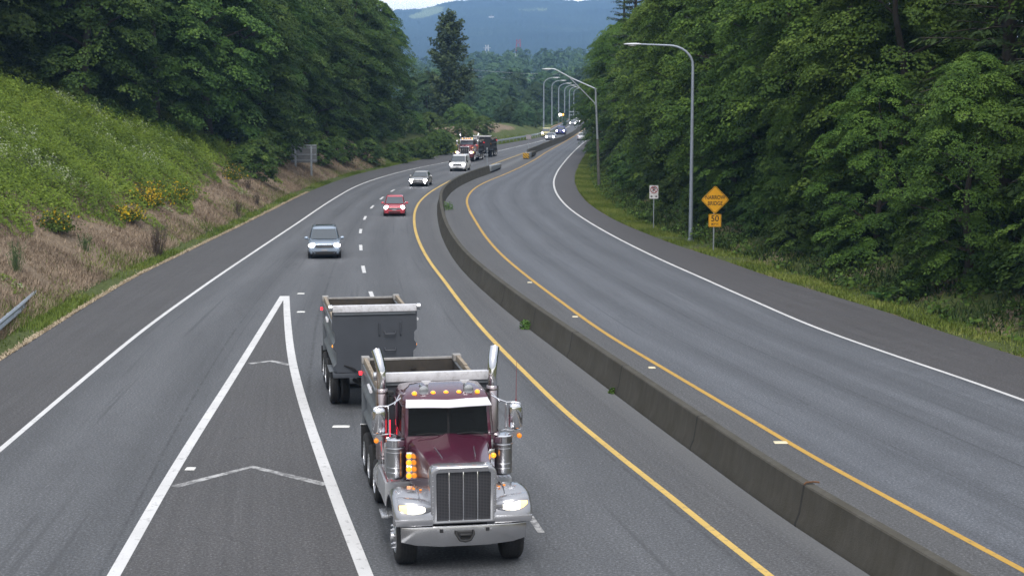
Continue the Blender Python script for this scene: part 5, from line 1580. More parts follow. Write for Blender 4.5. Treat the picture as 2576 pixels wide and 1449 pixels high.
# ---------------- left wood: x offsets measured from the left pavement edge
rl = random.Random(5)
ord_ = ['first', 'second', 'third', 'fourth', 'fifth', 'sixth', 'seventh', 'eighth', 'ninth', 'tenth', 'eleventh', 'twelfth', 'thirteenth', 'fourteenth', 'fifteenth', 'sixteenth', 'seventeenth', 'eighteenth', 'nineteenth', 'twentieth', 'twenty-first', 'twenty-second', 'twenty-third', 'twenty-fourth', 'twenty-fifth', 'twenty-sixth']
front_left = [(-47, 118, 1.0), (-41.5, 126, .95), (-35.8, 134, 1.0), (-31.5, 141, .98), (-28.6, 151, 1.02), (-27.2, 160.5, 1.0), (-27.4, 171, 1.0), (-26.4, 181, 1.02), (-24.6, 192, 1.0), (-23.6, 203, 1.0), (-22.6, 214, 1.02), (-21.6, 225, 1.0), (-21.0, 236, 1.0), (-20.4, 246, 1.0)]
for i, (x, y, s) in enumerate(front_left):
    plant(MAP_L[i % 3], x, y, s * rl.uniform(.95, 1.06), rl.uniform(0, 6.28), 'maple in the front edge of the left wood, ' + ord_[i] + ' from the shrub slope', 'maples at the edge of the left wood')
for i in range(13):
    y = 126 + i * 10.5; x = cx('L', y) - 19.5 - rl.uniform(0, 3) - 2.5 * (y > 215) - max(0, 150 - y) * .45
    plant(MAP_L[(i + 1) % 3], x, y, rl.uniform(1.1, 1.3), rl.uniform(0, 6.28), 'taller maple behind the front edge of the left wood, ' + ord_[i] + ' in its row', 'maples behind the edge of the left wood')
for i in range(11):
    y = 140 + i * 12; x = cx('L', y) - 29 - rl.uniform(0, 4) - max(0, 150 - y) * .4
    pr = FIR[i % 3] if i in (2, 6, 8, 10) else MAP_L[i % 3]
    plant(pr, x, y, rl.uniform(1.15, 1.3) if pr in FIR else rl.uniform(1.35, 1.5), rl.uniform(0, 6.28), ('dark fir' if pr in FIR else 'tall maple') + ' deep in the left wood, ' + ord_[i] + ' in the last row', 'trees deep in the left wood')
for i in range(5):
    plant(MAP_L[i % 3], -56 - 7 * (i % 3), 122 + 9 * i, 1.25, rl.uniform(0, 6.28), 'maple on the plateau above the shrub slope, ' + ord_[i] + ' from the left picture edge', 'maples on the plateau above the slope')
# two dark firs closing the wood at its far end
plant(FIR[0], -23.6, 262, .95, .4, 'dark fir spire at the far end of the left wood against the hill', 'firs closing the left wood')
plant(FIR[1], -29, 270, 1.05, 2.4, 'broader dark fir behind the spire at the far end of the left wood', 'firs closing the left wood')

# low bushes at the foot of the left wood
BUSH = [make_tree('bush', 'bush', 91 + k, 3.0, 2.0, .0, 170, 40, .17, .40, LEAF_B, lobes=3) for k in range(2)]
BUSHD = [make_tree('dark_bush', 'bush', 95 + k, 3.0, 2.1, .0, 170, 40, .18, .42, LEAF_L, lobes=3) for k in range(2)]
bl = [(-23.2, 141.5, 1.0, 0, 'dark bush on the brown bank left of the big grey sign'), (-24.4, 150, 1.15, 1, 'larger dark bush under the maples left of the big grey sign'), (-24.3, 160.2, 1.25, 0, 'dark bush overlapping the left end of the big grey sign'),
      (-21.6, 178, .9, 1, 'dark bush on the brown bank right of the big grey sign'), (-20.6, 187, 1.0, 0, 'bush at the maple feet second right of the big grey sign'), (-18.2, 199, 1.0, 1, 'bush at the maple feet beside the far left verge'),
      (-15.4, 212, .9, 0, 'low bush on the verge before the left wood, above the dark sedan'), (-13.2, 226, 1.0, 1, 'low bush on the verge between sedan and red truck'), (-11.6, 240, 1.1, 0, 'bush on the verge nearest the red truck')]
for x, y, s, k, lab in bl:
    plant(BUSHD[k], x, y, s, rl.uniform(0, 6), lab, 'dark bushes at the foot of the left wood')
bl = [(-11.2, 252, 1.0, 0, 'bright green bush behind the red truck roof'), (-13.5, 262, 1.3, 1, 'bright tall bush left of the poplar foot'), (-8.6, 275, 1.0, 0, 'bright bush between poplar and red truck trailer'), (-16.2, 254, 1.2, 1, 'bright green bush at the last maple of the left wood'),
      (-5.5, 296, 1.1, 0, 'bright bush by the brown mound beyond the guardrail'), (-9.5, 300, 1.4, 1, 'bright bush right of the poplar foot')]
for x, y, s, k, lab in bl:
    plant(BUSH[k], x, y, s, rl.uniform(0, 6), lab, 'bright bushes near the poplar')

# poplar: tall narrow crown of upright sprays with gaps
def make_poplar():
    g = np.random.default_rng(123)
    root = thing('poplar_tree', 'tall narrow poplar with a ragged crown standing alone before the blue hill', 'tree', (0, 0, 0))
    H = 27.5
    tb = MB(); tb.tube([(0, 0, -.5), (.2, 0, 9), (0, .1, 18), (-.1, 0, 26)], [.5, .36, .2, .04], 8)
    Ps = []; Ns = []; Ds = []; Ts = []
    for i in range(120):
        z0 = 1.2 + 24 * (i / 120) ** .9
        t = z0 / 26
        a = g.uniform(0, 6.28); ln = (6.5 * (1 - t) ** .6 + 1.3) * g.uniform(.6, 1.15)
        el = R(g.uniform(38, 66))
        o = np.array([math.cos(a), math.sin(a), 0])
        d = o * math.cos(el) + np.array([0, 0, 1]) * math.sin(el)
        b = np.array([0, 0, z0]); 
        mx = (4.4 if t < .55 else 4.4 * (1 - (t - .55) / .55 * .8)) / max(.01, math.cos(el) * ln)
        ln *= min(1, mx)
        tb.tube([tuple(b), tuple(b + d * ln * .5), tuple(b + d * ln)], [.07, .045, .015], 4)
        n = int(110 * ln / 4)
        s = g.uniform(.15, 1.05, n)
        P = b + d * (ln * s)[:, None] + g.normal(0, .36 + .12 * (1 - t), (n, 3)) * (1.15 - .5 * s)[:, None]
        Ps.append(P); Ns.append(unit(np.array([0, 0, .8]) + o * .5 + g.normal(0, .6, (n, 3)))); Ds.append(unit(g.normal(0, 1, (n, 3)) + d)); Ts.append(np.clip(g.normal(.45, .18) + g.normal(0, .12, n), 0, 1))
    P = np.concatenate(Ps)
    V, Q = leaves_to_mesh(P, np.concatenate(Ns), np.concatenate(Ds), g.uniform(.38, .62, len(P)))
    mesh_np('crown', V, Q, LEAF_P, root, tint=np.repeat(np.concatenate(Ts), 4))
    tb.build('trunk', BARK, root, smooth=60)
    return root
pp = make_poplar()
pp.location = (-12.7, 322, 0); pp.scale = (1.12, 1.12, .945)

# ---------------- right wood
rr_ = random.Random(9)
Yr = [47, 55, 62.5, 70, 78, 86, 94.5, 103, 112, 121, 131, 141, 152, 163, 175, 188, 201, 215, 229, 243, 257, 271, 286, 302, 320]
kinds = 'mfmffmmmmfmmfmmfmmfmmfmmm'
for i, y in enumerate(Yr):
    e = cx('R', y)
    fir = kinds[i] == 'f'
    pr = FIR[i % 3] if fir else MAP_R[i % 3]
    off = 9.0 if y < 90 else 8.4
    if y > 180: off = 6.0
    if y > 225: off = 4.3
    x = e + off + rr_.uniform(-.4, 1.0) + (1.0 if fir else 0)
    lab = ('dark fir' if fir else 'bright green maple') + ' in the front row of the right wood, ' + ord_[i] + ' from the camera'
    plant(pr, x, y, rr_.uniform(.92, 1.05) * (1.0 if fir else 1.02), rr_.uniform(0, 6.28), lab, 'firs in the front row of the right wood' if fir else 'maples in the front row of the right wood')
kinds2 = 'ffmfmfmmfmfmmfmfmmf'
for i in range(19):
    y = 50 + i * 12.5; e = cx('R', y)
    fir = kinds2[i] == 'f'
    pr = FIR[(i + 1) % 3] if fir else MAP_R[(i + 2) % 3]
    plant(pr, e + 18.5 + rr_.uniform(-1.5, 2), y, rr_.uniform(1.1, 1.3), rr_.uniform(0, 6.28), ('tall fir' if fir else 'tall maple') + ' in the second row of the right wood, ' + ord_[i] + ' from the camera', 'trees in the second row of the right wood')
for i in range(11):
    y = 62 + i * 20; e = cx('R', y)
    pr = FIR[i % 3] if i % 2 == 0 else MAP_R[i % 3]
    plant(pr, e + 30 + rr_.uniform(-2, 3), y, rr_.uniform(1.3, 1.5), rr_.uniform(0, 6.28), ('tall fir' if i % 2 == 0 else 'tall maple') + ' in the third row of the right wood, ' + ord_[i] + ' from the camera', 'trees in the third row of the right wood')
for i in range(5):
    y = 58 + i * 13; e = cx('R', y)
    plant(FIR[i % 3], e + 25 + 6 * (i % 2), y, 1.5, rr_.uniform(0, 6.28), 'very tall fir closing the upper right of the wood, ' + ord_[i] + ' from the camera', 'very tall firs of the right wood')
for off, y, s, lab in ((5.6, 61, .50, 'small low branched maple behind the ferns, nearest the right picture edge'), (5.4, 71, .55, 'small low branched maple hanging over the bank behind the big fern'), (5.8, 81, .50, 'small low branched maple midway between big fern and narrow bridge sign'), (5.6, 91, .46, 'small low branched maple just right of the narrow bridge sign'), (6.0, 106, .50, 'small low branched maple left of the tall curved lamp')):
    plant(MAP_R[int(y) % 3], cx('R', y) + off, y, s, rr_.uniform(0, 6.28), lab, 'small maples in front of the right wood')
# bushes and ferns under the right trees
ur = [(5.2, 58, .75, 'd'), (6.0, 66, .8, 'd'), (5.4, 74, .8, 'b'), (5.2, 82, .85, 'd'), (4.8, 90, .75, 'b'), (5.6, 98, .8, 'd'), (5.0, 109, .8, 'b'), (5.2, 119, .85, 'd'), (5.4, 131, .8, 'd'), (4.9, 143, .8, 'b'), (5.2, 156, .9, 'd'), (4.8, 170, .8, 'b')]
marks = ['nearest the right picture edge', 'behind the big fern', 'left of the big fern', 'second left of the big fern', 'right of the narrow bridge sign', 'behind the narrow bridge sign', 'between both road signs', 'right of the no parking sign', 'left of the no parking sign', 'between no parking sign and braced lamp', 'beside the braced lamp', 'beyond the braced lamp']
for (o_, y, s, k), mk in zip(ur, marks):
    dk = k == 'd'
    plant((BUSHD if dk else BUSH)[int(y) % 2], cx('R', y) + o_, y, s, rr_.uniform(0, 6), ('dark' if dk else 'bright') + ' bush under the right trees, ' + mk, 'bushes under the right trees')

FERNM = leaf_mat('fern_fronds', (0.03, 0.07, 0.018), (0.05, 0.11, 0.028), (0.085, 0.165, 0.04), 0.25)
def make_fern(name, label, cat, x, y, R0, nf, seed, mat=FERNM, group=None, lift=1.0):
    g = np.random.default_rng(seed)
    root = thing(name, label, cat, (x, y, ground_z(x, y) - .02), 0, group)
    Ps = []; Ns = []; Ds = []; Ss = []; Ts = []
    up = np.array([0, 0, 1.0])
    for k in range(nf):
        a = g.uniform(0, 6.28); o = np.array([math.cos(a), math.sin(a), 0]); tg = np.array([-math.sin(a), math.cos(a), 0])
        Lf = R0 * g.uniform(.7, 1.2); ri = g.uniform(.7, 1.5) * lift
        for side in (-1, 1):
            s = np.linspace(.08, 1, 24)
            mid = o * (Lf * s)[:, None] + up * (Lf * (ri * s - .75 * ri * s ** 2.2))[:, None]
            w = Lf * .16 * np.sin(np.pi * np.clip(s * .92 + .08, 0, 1)) ** .7
            Ps.append(mid + tg * (side * w * .5)[:, None]); Ds.append(np.tile(tg * side + o * .35 - up * .15, (24, 1))); Ns.append(np.tile(unit(up + o * .2 + g.normal(0, .15, 3)), (24, 1)))
            Ss.append(w * 1.05 + .02); Ts.append(np.full(24, np.clip(g.normal(.5, .2), 0, 1)))
    V, Q = leaves_to_mesh(np.concatenate(Ps), np.concatenate(Ns), np.concatenate(Ds), np.concatenate(Ss), wid=.16, fold=.03)
    mesh_np('fronds', V, Q, mat, root, tint=np.repeat(np.concatenate(Ts), 4))
    return root
fp = G(2275, 758)
make_fern('fern', 'big bright green sword fern at the roadside under the right trees', 'fern', fp.x + .3, fp.y + .4, 1.15, 26, 3, group='ferns at the right roadside')
make_fern('fern', 'smaller darker fern touching the left side of the big fern', 'fern', fp.x - .75, fp.y + 1.0, .9, 20, 4, group='ferns at the right roadside')
fp2 = G(1975, 668)
make_fern('fern', 'low fern clump just right of the narrow bridge sign', 'fern', fp2.x + 1.4, fp2.y + .8, 1.1, 24, 5, group='ferns at the right roadside')
fp3 = G(2560, 850)
make_fern('fern', 'fern at the right picture edge under the dark branches', 'fern', fp3.x + 1.2, fp3.y + 1.0, 1.0, 22, 6, group='ferns at the right roadside')

# ---------------- far woodland that still reads as single trees
WG = 'single trees of the valley wood'
spots = []
rw = random.Random(21)
def far_tree(px, ytop, Y, lab, k, wide=1.0):
    P_ = AtY(px, ytop, Y)
    s = max(4.0, P_.z) / 15.0
    plant(WOOD[k], P_.x, Y, s * wide, rw.uniform(0, 6.28), lab, WG, sz=1 / wide)
fl = [(1262, 300, 352, 'small tree on the left behind the brown mound'), (1284, 292, 356, 'small tree in the middle behind the brown mound'), (1304, 298, 352, 'small tree on the right behind the brown mound'), (1326, 288, 362, 'small tree left of the far grey sign'), (1346, 300, 368, 'small tree right of the far grey sign'), (1362, 292, 392, 'small tree at the foot of the nearest bridge lamp'), (1075, 215, 330, 'yellow green tree left of the poplar'), (1105, 262, 345, 'low tree at the foot of the poplar'), (1190, 300, 372, 'low tree right of the poplar foot'), (1215, 262, 395, 'rounded tree right of the poplar'), (1250, 285, 388, 'low dark tree above the brown mound'),
      (1285, 255, 410, 'dark tree right of the brown mound'), (1315, 268, 405, 'tree above the far guardrail'), (1345, 262, 430, 'tree left of the nearest bridge lamp'), (1385, 270, 440, 'tree between the first two bridge lamps'), (1415, 285, 455, 'low tree behind the white signal lamp'),
      (1235, 215, 470, 'tall pale tree behind the rounded tree'), (1275, 205, 500, 'tall rounded willow in the middle of the valley'), (1320, 225, 510, 'pale tree right of the tall willow'), (1350, 205, 520, 'broad crowned tree left of the bridge lamps'), (1395, 215, 530, 'broad crowned tree behind the bridge lamps'), (1440, 222, 545, 'tree behind the last bridge lamps'), (1475, 200, 540, 'tree beside the right wood edge'),
      (1060, 190, 440, 'tree behind the poplar on its left'), (1100, 175, 480, 'tall tree hidden behind the poplar'), (1160, 190, 460, 'tree behind the poplar on its right'), (1195, 195, 520, 'pale tree between poplar and willow'),
      (1240, 185, 600, 'grey green tree above the tall willow'), (1300, 180, 620, 'grey green tree above the pale valley trees'), (1370, 178, 640, 'grey green tree above the bridge lamps'), (1430, 175, 640, 'grey green tree left of the right wood edge'), (1475, 165, 620, 'tall grey green tree touching the right wood edge'), (1180, 178, 620, 'grey green tree right of the poplar crown')]
for i, (px, yt, Y, lab) in enumerate(fl):
    far_tree(px, yt, Y, lab, i % 3, 1.0 if Y > 450 else 1.15)

# far woods: reads as one mass
def far_wood():
    g = np.random.default_rng(77)
    Vs = []; Ts = []
    base = [crown_sprays(np.random.default_rng(200 + k), 17, 6.5, 0, 46, 14, 1.5, 2.0, lobes=2 + k) for k in range(4)]
    n = 0
    for i in range(700):
        Y = g.uniform(660, 1700)
        lim = Y * .26 + 40
        X = g.uniform(-lim, lim)
        V, Q, tn = base[i % 4]
        s = g.uniform(.75, 1.35) * (1 + .0000 * Y)
        a = g.uniform(0, 6.28)
        rot = np.array([[math.cos(a), -math.sin(a), 0], [math.sin(a), math.cos(a), 0], [0, 0, 1]])
        lift = 26 * sstep(720, 1650, Y) * (1 + .35 * math.sin(X * .013 + 1.0))
        Vs.append((V * s) @ rot.T + np.array([X, Y, lift - .5])); Ts.append(np.clip(tn * .8 + g.normal(0, .15), 0, 1))
        n += len(Q)
    V = np.concatenate(Vs); Q = np.arange(n * 4).reshape(-1, 4)
    o = mesh_np('woods', V, Q, LEAF_W, None, tint=np.concatenate(Ts))
    tag(o, 'hazy dark green woods filling the valley floor below the blue hill', 'woods', kind='stuff')
far_wood()

# ---------------- ground cover
def scatter_slope():
    """shrubby green cover on the left embankment"""
    g = np.random.default_rng(41)
    n = 800000
    Y = g.uniform(40, 150, n); t = g.uniform(2.2, 34, n)
    Lx = CF['L'](Y)
    X = Lx - t
    # lower edge of the green wanders and comes down in tongues
    edge = 5.6 + 1.0 * hn(X * 0 + Y, Y * 0 + 1.0, .35, 2) + .7 * hn(Y, t, .9, 3) + 1.6 * (1 - sstep(55, 75, Y)) * 0
    edge = edge - 1.8 * np.exp(-((Y - 112) / 9) ** 2) - 1.2 * np.exp(-((Y - 96) / 6) ** 2)
    vis = (t > edge) & (np.abs(X) < .345 * Y + 3)
    dens = np.clip(.45 + .55 * hn(X, Y, .8, 6) + (t - edge) * .4, .15, 1)
    tuft = (t < edge) & (hn(X, Y, .55, 14) + .6 * hn(X, Y, 1.9, 15) > .85) & (np.abs(X) < .345 * Y + 3) & (g.uniform(0, 1, n) < .5)
    edge = np.where(tuft, t - .1, edge)
    k = (vis & (g.uniform(0, 1, n) < dens)) | tuft
    X, Y, t, edge = X[k], Y[k], t[k], edge[k]
    clump = np.clip(.5 + .45 * hn(X, Y, 1.3, 7) + .42 * hn(X, Y, 2.9, 8) + .32 * hn(X, Y, 5.6, 9), 0, 1.5)
    h = clump * g.uniform(.35, 1.0, len(X)) * np.clip((t - edge) / 1.5 + .35, .3, 1.15)
    Z = zleft(t, Y, X) + h * 1.25
    P = np.stack([X, Y, Z], 1)
    e = .15
    dcx = (hn(X + e, Y, 1.3, 7) - hn(X - e, Y, 1.3, 7) + hn(X + e, Y, 2.9, 8) - hn(X - e, Y, 2.9, 8)) / (2 * e)
    Nn = unit(np.stack([.45 - .5 * dcx, -.25 + g.normal(0, .1, len(X)), np.ones(len(X))], 1) + g.normal(0, .42, (len(X), 3)))
    D = unit(g.normal(0, 1, (len(X), 3)) + np.array([.4, -.4, -.2]))
    sz = g.uniform(.09, .20, len(X))
    V, Q = leaves_to_mesh(P, Nn, D, sz, wid=.34)
    pat = .42 + .22 * hn(X, Y, .5, 10) + .12 * hn(X, Y, 1.7, 11)
    pale = (hn(X, Y, .45, 12) + .5 * hn(X, Y, 1.5, 13) > .72) & (g.uniform(0, 1, len(X)) < .32)
    tn = np.clip(pat * .85 + g.normal(0, .10, len(X)), 0, .84)
    tn = np.where(pale, g.uniform(.90, 1.0, len(X)), tn)
    m = leaf_mat('slope_leaves', (0.07, 0.115, 0.016), (0.175, 0.255, 0.036), (0.30, 0.37, 0.07), 0.3, objvar=0)
    el = [n_ for n_ in m.node_tree.nodes if n_.type == 'VALTORGB'][0].color_ramp.elements
    el[2].position = .85
    x_ = el.new(1.0) if hasattr(el, 'new') else None
    rampn = [n_ for n_ in m.node_tree.nodes if n_.type == 'VALTORGB'][0].color_ramp
    rampn.elements[-1].color = (.42, .46, .36, 1)
    o = mesh_np('ground_cover', V, Q, m, None, tint=np.repeat(tn, 4))
    tag(o, 'dense light green brambles covering the left embankment slope', 'ground cover', kind='stuff')
    print('slope leaves', len(X))
scatter_slope()

def blades(name, label, mat, X, Y, Z, hgt, g, lean=.5, w=.035, tint=None, kind='stuff', cat='grass'):
    n = len(X)
    a = g.uniform(0, 6.28, n); dx, dy = np.cos(a), np.sin(a)
    b0 = np.stack([X - dy * w, Y + dx * w, Z], 1); b1 = np.stack([X + dy * w, Y - dx * w, Z], 1)
    le = g.uniform(.2, 1.0, n) * lean * hgt
    tp = np.stack([X + dx * le, Y + dy * le, Z + hgt], 1)
    V = np.stack([b0, b1, tp], 1).reshape(-1, 3); Q = np.arange(n * 3).reshape(-1, 3)
    tn = np.repeat(np.clip(tint if tint is not None else g.normal(.5, .2, n), 0, 1), 3)
    o = mesh_np(name, V, Q, mat, None, tint=tn, tri=True)
    return tag(o, label, cat, kind=kind)

DRY = leaf_mat('dry_grass', (0.15, 0.118, 0.082), (0.31, 0.245, 0.175), (0.52, 0.425, 0.31), .15, .8, objvar=0)
GRS = leaf_mat('verge_grass', (0.075, 0.11, 0.02), (0.165, 0.215, 0.042), (0.32, 0.31, 0.10), .25, .7, objvar=0)
GRD = leaf_mat('shade_grass', (0.022, 0.040, 0.012), (0.048, 0.080, 0.022), (0.10, 0.115, 0.040), .2, .8, objvar=0)

def scatter_grass():
    g = np.random.default_rng(43)
    # brown bank
    n = 300000
    Y = g.uniform(44, 205, n); t = g.uniform(1.0, 8.0, n); X = CF['L'](Y) - t
    keep = (hn(X, Y, .7, 21) + .6 * hn(X, Y, 2.2, 22) + g.normal(0, .45, n) > -.25) & (g.uniform(0, 1, n) < 1.15 - .09 * t)
    X, Y, t = X[keep], Y[keep], t[keep]
    tn = .45 + .2 * hn(X, Y, .9, 23) + g.normal(0, .16, len(X))
    blades('dry_grass', 'brown dry grass lying over the lower left bank', DRY, X, Y, zleft(t, Y, X) - .02, g.uniform(.08, .34, len(X)), g, 1.3, .017, tn)
    # green verge on the left
    n = 120000
    Y = g.uniform(40, 330, n); t = np.abs(g.normal(.9, .75, n)) + .12; X = CF['L'](Y) - t
    keep = (hn(Y, t * 2, .33, 24) + .5 * hn(Y, t, 1.1, 25) + g.normal(0, .3, n) > .22 - .5 * sstep(190, 215, Y))
    X, Y, t = X[keep], Y[keep], t[keep]
    tn = .38 + .25 * hn(X, Y, .6, 26) + g.normal(0, .15, len(X))
    blades('verge_grass', 'patchy green grass along the left pavement edge', GRS, X, Y, zleft(t, Y, X) - .02, g.uniform(.06, .28, len(X)), g, .8, .024, tn)
    # pale straw line at the very edge of the asphalt
    n = 16000
    Y = g.uniform(40, 150, n); t = np.abs(g.normal(.02, .13, n)) - .08; X = CF['L'](Y) - t
    blades('straw_edge', 'pale straw litter lining the left pavement edge', DRY, X, Y, np.full(n, .004), g.uniform(.03, .09, n), g, 2.0, .03, g.normal(.85, .12, n))
    # right verge
    n = 300000
    Y = g.uniform(44, 300, n); t = np.abs(g.normal(.9, 1.3, n)) + .05; X = CF['R'](Y) + t
    far_b = sstep(95, 135, Y)
    keep = (g.uniform(0, 1, n) < .55 + .45 * far_b) & (hn(X, Y, .8, 31) + g.normal(0, .35, n) > -.20 - .6 * far_b)
    X, Y, t = X[keep], Y[keep], t[keep]
    tn = .42 + .22 * hn(X, Y, .7, 32) + g.normal(0, .15, len(X))
    blades('roadside_grass', 'bright grass strip along the right pavement edge', GRS, X, Y, zright(t, Y, X) - .03, g.uniform(.05, .24, len(X)) * (1 + .8 * sstep(120, 150, Y)), g, .8, .028, tn)
    n = 150000
    Y = g.uniform(42, 300, n); t = g.uniform(2.0, 13, n); X = CF['R'](Y) + t
    keep = hn(X, Y, .9, 33) + g.normal(0, .5, n) > -.3
    X, Y, t = X[keep], Y[keep], t[keep]
    blades('undergrowth', 'dark weedy undergrowth on the bank below the right trees', GRD, X, Y, zright(t, Y, X) - .03, g.uniform(.12, .5, len(X)), g, 1.1, .05, g.normal(.42, .22, len(X)))
scatter_grass()

def scatter_litter():
    """leafy low plants between the right verge and the trees"""
    g = np.random.default_rng(47)
    n = 60000
    Y = g.uniform(46, 260, n); t = g.uniform(1.6, 9, n); X = CF['R'](Y) + t
    cl = hn(X, Y, 1.4, 41) + .6 * hn(X, Y, 3.0, 42)
    k = cl + g.normal(0, .3, n) > .25
    X, Y, t, cl = X[k], Y[k], t[k], cl[k]
    Z = zright(t, Y, X) + np.clip(cl, 0, 1.5) * g.uniform(.15, .75, len(X))
    V, Q = leaves_to_mesh(np.stack([X, Y, Z], 1), unit(np.array([-.4, -.3, 1.0]) + g.normal(0, .5, (len(X), 3))), g.normal(0, 1, (len(X), 3)), g.uniform(.13, .28, len(X)))
    o = mesh_np('weeds', V, Q, LEAF_R, None, tint=np.repeat(np.clip(g.normal(.45, .25, len(X)), 0, 1), 4))
    tag(o, 'leafy weeds filling the bank between right verge and trees', 'weeds', kind='stuff')
scatter_litter()

# yellow flowering broom shrubs on the left slope
FLOW = leaf_mat('broom_flowers', (0.05, 0.09, 0.02), (0.09, 0.14, 0.03), (0.60, 0.42, 0.02), .2, objvar=0)
def broom(label, px, py, Rr, seed, flower=.4):
    g = np.random.default_rng(seed)
    # find the bank point on this sight line
    Yb = None
    for Y in np.arange(60, 170, .5):
        P_ = AtY(px, py, Y)
        if P_.z <= ground_z(P_.x, Y) + .4:
            Yb = Y; break
    P_ = AtY(px, py, Yb)
    root = thing('flowering_broom', label, 'shrub', (P_.x, Yb, ground_z(P_.x, Yb)), 0, 'yellow flowering broom shrubs on the slope')
    n = 1700
    d = unit(g.normal(0, 1, (n, 3)) * np.array([1, 1, .8]) + np.array([0, 0, .45])); r = Rr * 1.15 * (g.uniform(.15, 1.0, n) ** .8)[:, None] * (1 + .38 * np.sin(5 * np.arctan2(d[:, 1], d[:, 0]) + seed))[:, None]
    P = d * r; P[:, 2] = np.abs(P[:, 2]) * .9
    tn = np.where(g.uniform(0, 1, n) < flower * np.clip(P[:, 2] / Rr + .4, .2, 1.3), g.uniform(.78, 1, n), g.uniform(0, .5, n))
    V, Q = leaves_to_mesh(P, unit(d + g.normal(0, .5, (n, 3))), g.normal(0, 1, (n, 3)), g.uniform(.08, .17, n))
    mesh_np('foliage', V, Q, FLOW, root, tint=np.repeat(tn, 4))
    mb = MB()
    for k in range(9):
        a = g.uniform(0, 6.28); mb.tube([(0, 0, -.2), (.3 * Rr * math.cos(a), .3 * Rr * math.sin(a), .4 * Rr), (.7 * Rr * math.cos(a), .7 * Rr * math.sin(a), .75 * Rr)], [.03, .02, .008], 5)
    mb.build('stems', BARK, root)
broom('largest broom shrub with dense yellow flowers hanging at the lower edge of the green slope', 372, 505, 1.25, 1, .6)
broom('broom shrub with scattered yellow flowers right of the largest one', 440, 490, 1.25, 2, .35)
broom('small broom shrub with yellow flowers low on the brown bank left of the largest one', 322, 540, .9, 3, .5)
broom('sparsely flowering broom at the right end of the green slope below the maples', 580, 440, 1.2, 4, .2)
broom('low broom with few yellow flowers at the left part of the slope', 140, 565, 1.0, 5, .18)

# dead dark stalks on the brown bank
STALK = pbr('dead_stalks', (0.075, 0.056, 0.042), .95, var=.3, vscale=6)
def stalks(label, px, py, Hh, seed, n=60, spread=.28, mat=STALK, name='dead_weed', green=False):
    g = np.random.default_rng(seed)
    P_ = G(px, py); x, y = P_.x, P_.y
    for Y in np.arange(50, 220, .4):
        Q_ = AtY(px, py, Y)
        if Q_.z <= ground_z(Q_.x, Y): x, y = Q_.x, Y; break
    root = thing(name, label, 'weed', (x, y, ground_z(x, y) - .05), 0, 'dead weeds on the brown bank' if not green else 'tall green weeds')
    mb = MB()
    for k in range(n):
        a = g.uniform(0, 6.28); r = spread * g.uniform(0, 1); l_ = Hh * g.uniform(.5, 1.05)
        b = Vector((r * .5 * math.cos(a), r * .5 * math.sin(a), 0)); e = b + Vector((r * math.cos(a), r * math.sin(a), l_))
        mb.tube([b, (b + e) / 2 + Vector((g.normal(0, .03), g.normal(0, .03), 0)), e], [.010, .008, .004], 4)
        for q_ in range(3):
            t = g.uniform(.45, .95); c = b.lerp(e, t); aa = g.uniform(0, 6.28)
            mb.tube([c, c + Vector((.12 * math.cos(aa), .12 * math.sin(aa), .12))], [.012, .006], 3)
    mb.build('stems', mat, root, smooth=0)
    return root
stalks('tall bunch of dark dead stalks by the pavement edge below the yellow broom', 395, 645, 1.9, 1, 80, .5)
stalks('thin dark dead stalk bunch beside the broken bank far along the left verge', 597, 545, 1.4, 2, 30, .3)
stalks('dark dead stalks close to the left verge before the big grey sign', 648, 520, 1.2, 3, 36, .34)
stalks('short dead stalks high on the brown bank above the left verge', 625, 478, 1.0, 4, 26, .34)
WEEDM = pbr('green_stems', (.06, .10, .03), .8, var=.3, vscale=5)
stalks('tall green weed spikes on the brown bank near the left picture edge', 42, 690, 1.5, 5, 36, .35, WEEDM, 'green_weed', True)
stalks('green weed spikes among dry grass right of the taller spikes', 215, 640, 1.0, 6, 30, .3, WEEDM, 'green_weed', True)

# plants growing at the barrier
def barrier_weed(label, x, y, z, Rr, seed, mat):
    g = np.random.default_rng(seed)
    root = thing('barrier_weed', label, 'weed', (x, y, z), 0, 'weeds growing at the barrier')
    n = 260
    d = unit(g.normal(0, 1, (n, 3)) + np.array([0, 0, .7])); P = d * (Rr * g.uniform(.2, 1, n) ** .6)[:, None]; P[:, 2] = np.abs(P[:, 2]) * 1.3
    V, Q = leaves_to_mesh(P, unit(d + g.normal(0, .6, (n, 3)) + np.array([0, 0, .5])), g.normal(0, 1, (n, 3)), g.uniform(.06, .13, n))
    mesh_np('foliage', V, Q, mat, root, tint=np.repeat(np.clip(g.normal(.6, .2, n), 0, 1), 4))
    mb = MB()
    for k in range(8):
        a = g.uniform(0, 6.28); mb.tube([(0, 0, 0), (.4 * Rr * math.cos(a), .4 * Rr * math.sin(a), .9 * Rr)], [.01, .004], 4)
    mb.build('stems', WEEDM, root)
b0 = G(1324, 826)
barrier_weed('pale green weed at the foot of the barrier right of the trailer', cx('BL', 62.2) - .12, 62.2, 0, .30, 1, LEAF_B)
barrier_weed('tiny weed sprouting beside the pale streaked barrier joint', cx('BL', 48.6) - .05, 48.6, 0, .14, 3, LEAF_B)
barrier_weed('dark green weed on the far side of the barrier at its sharpest bend', cx('BL', 127) + .85, 127, 0, .55, 2, LEAF_R)

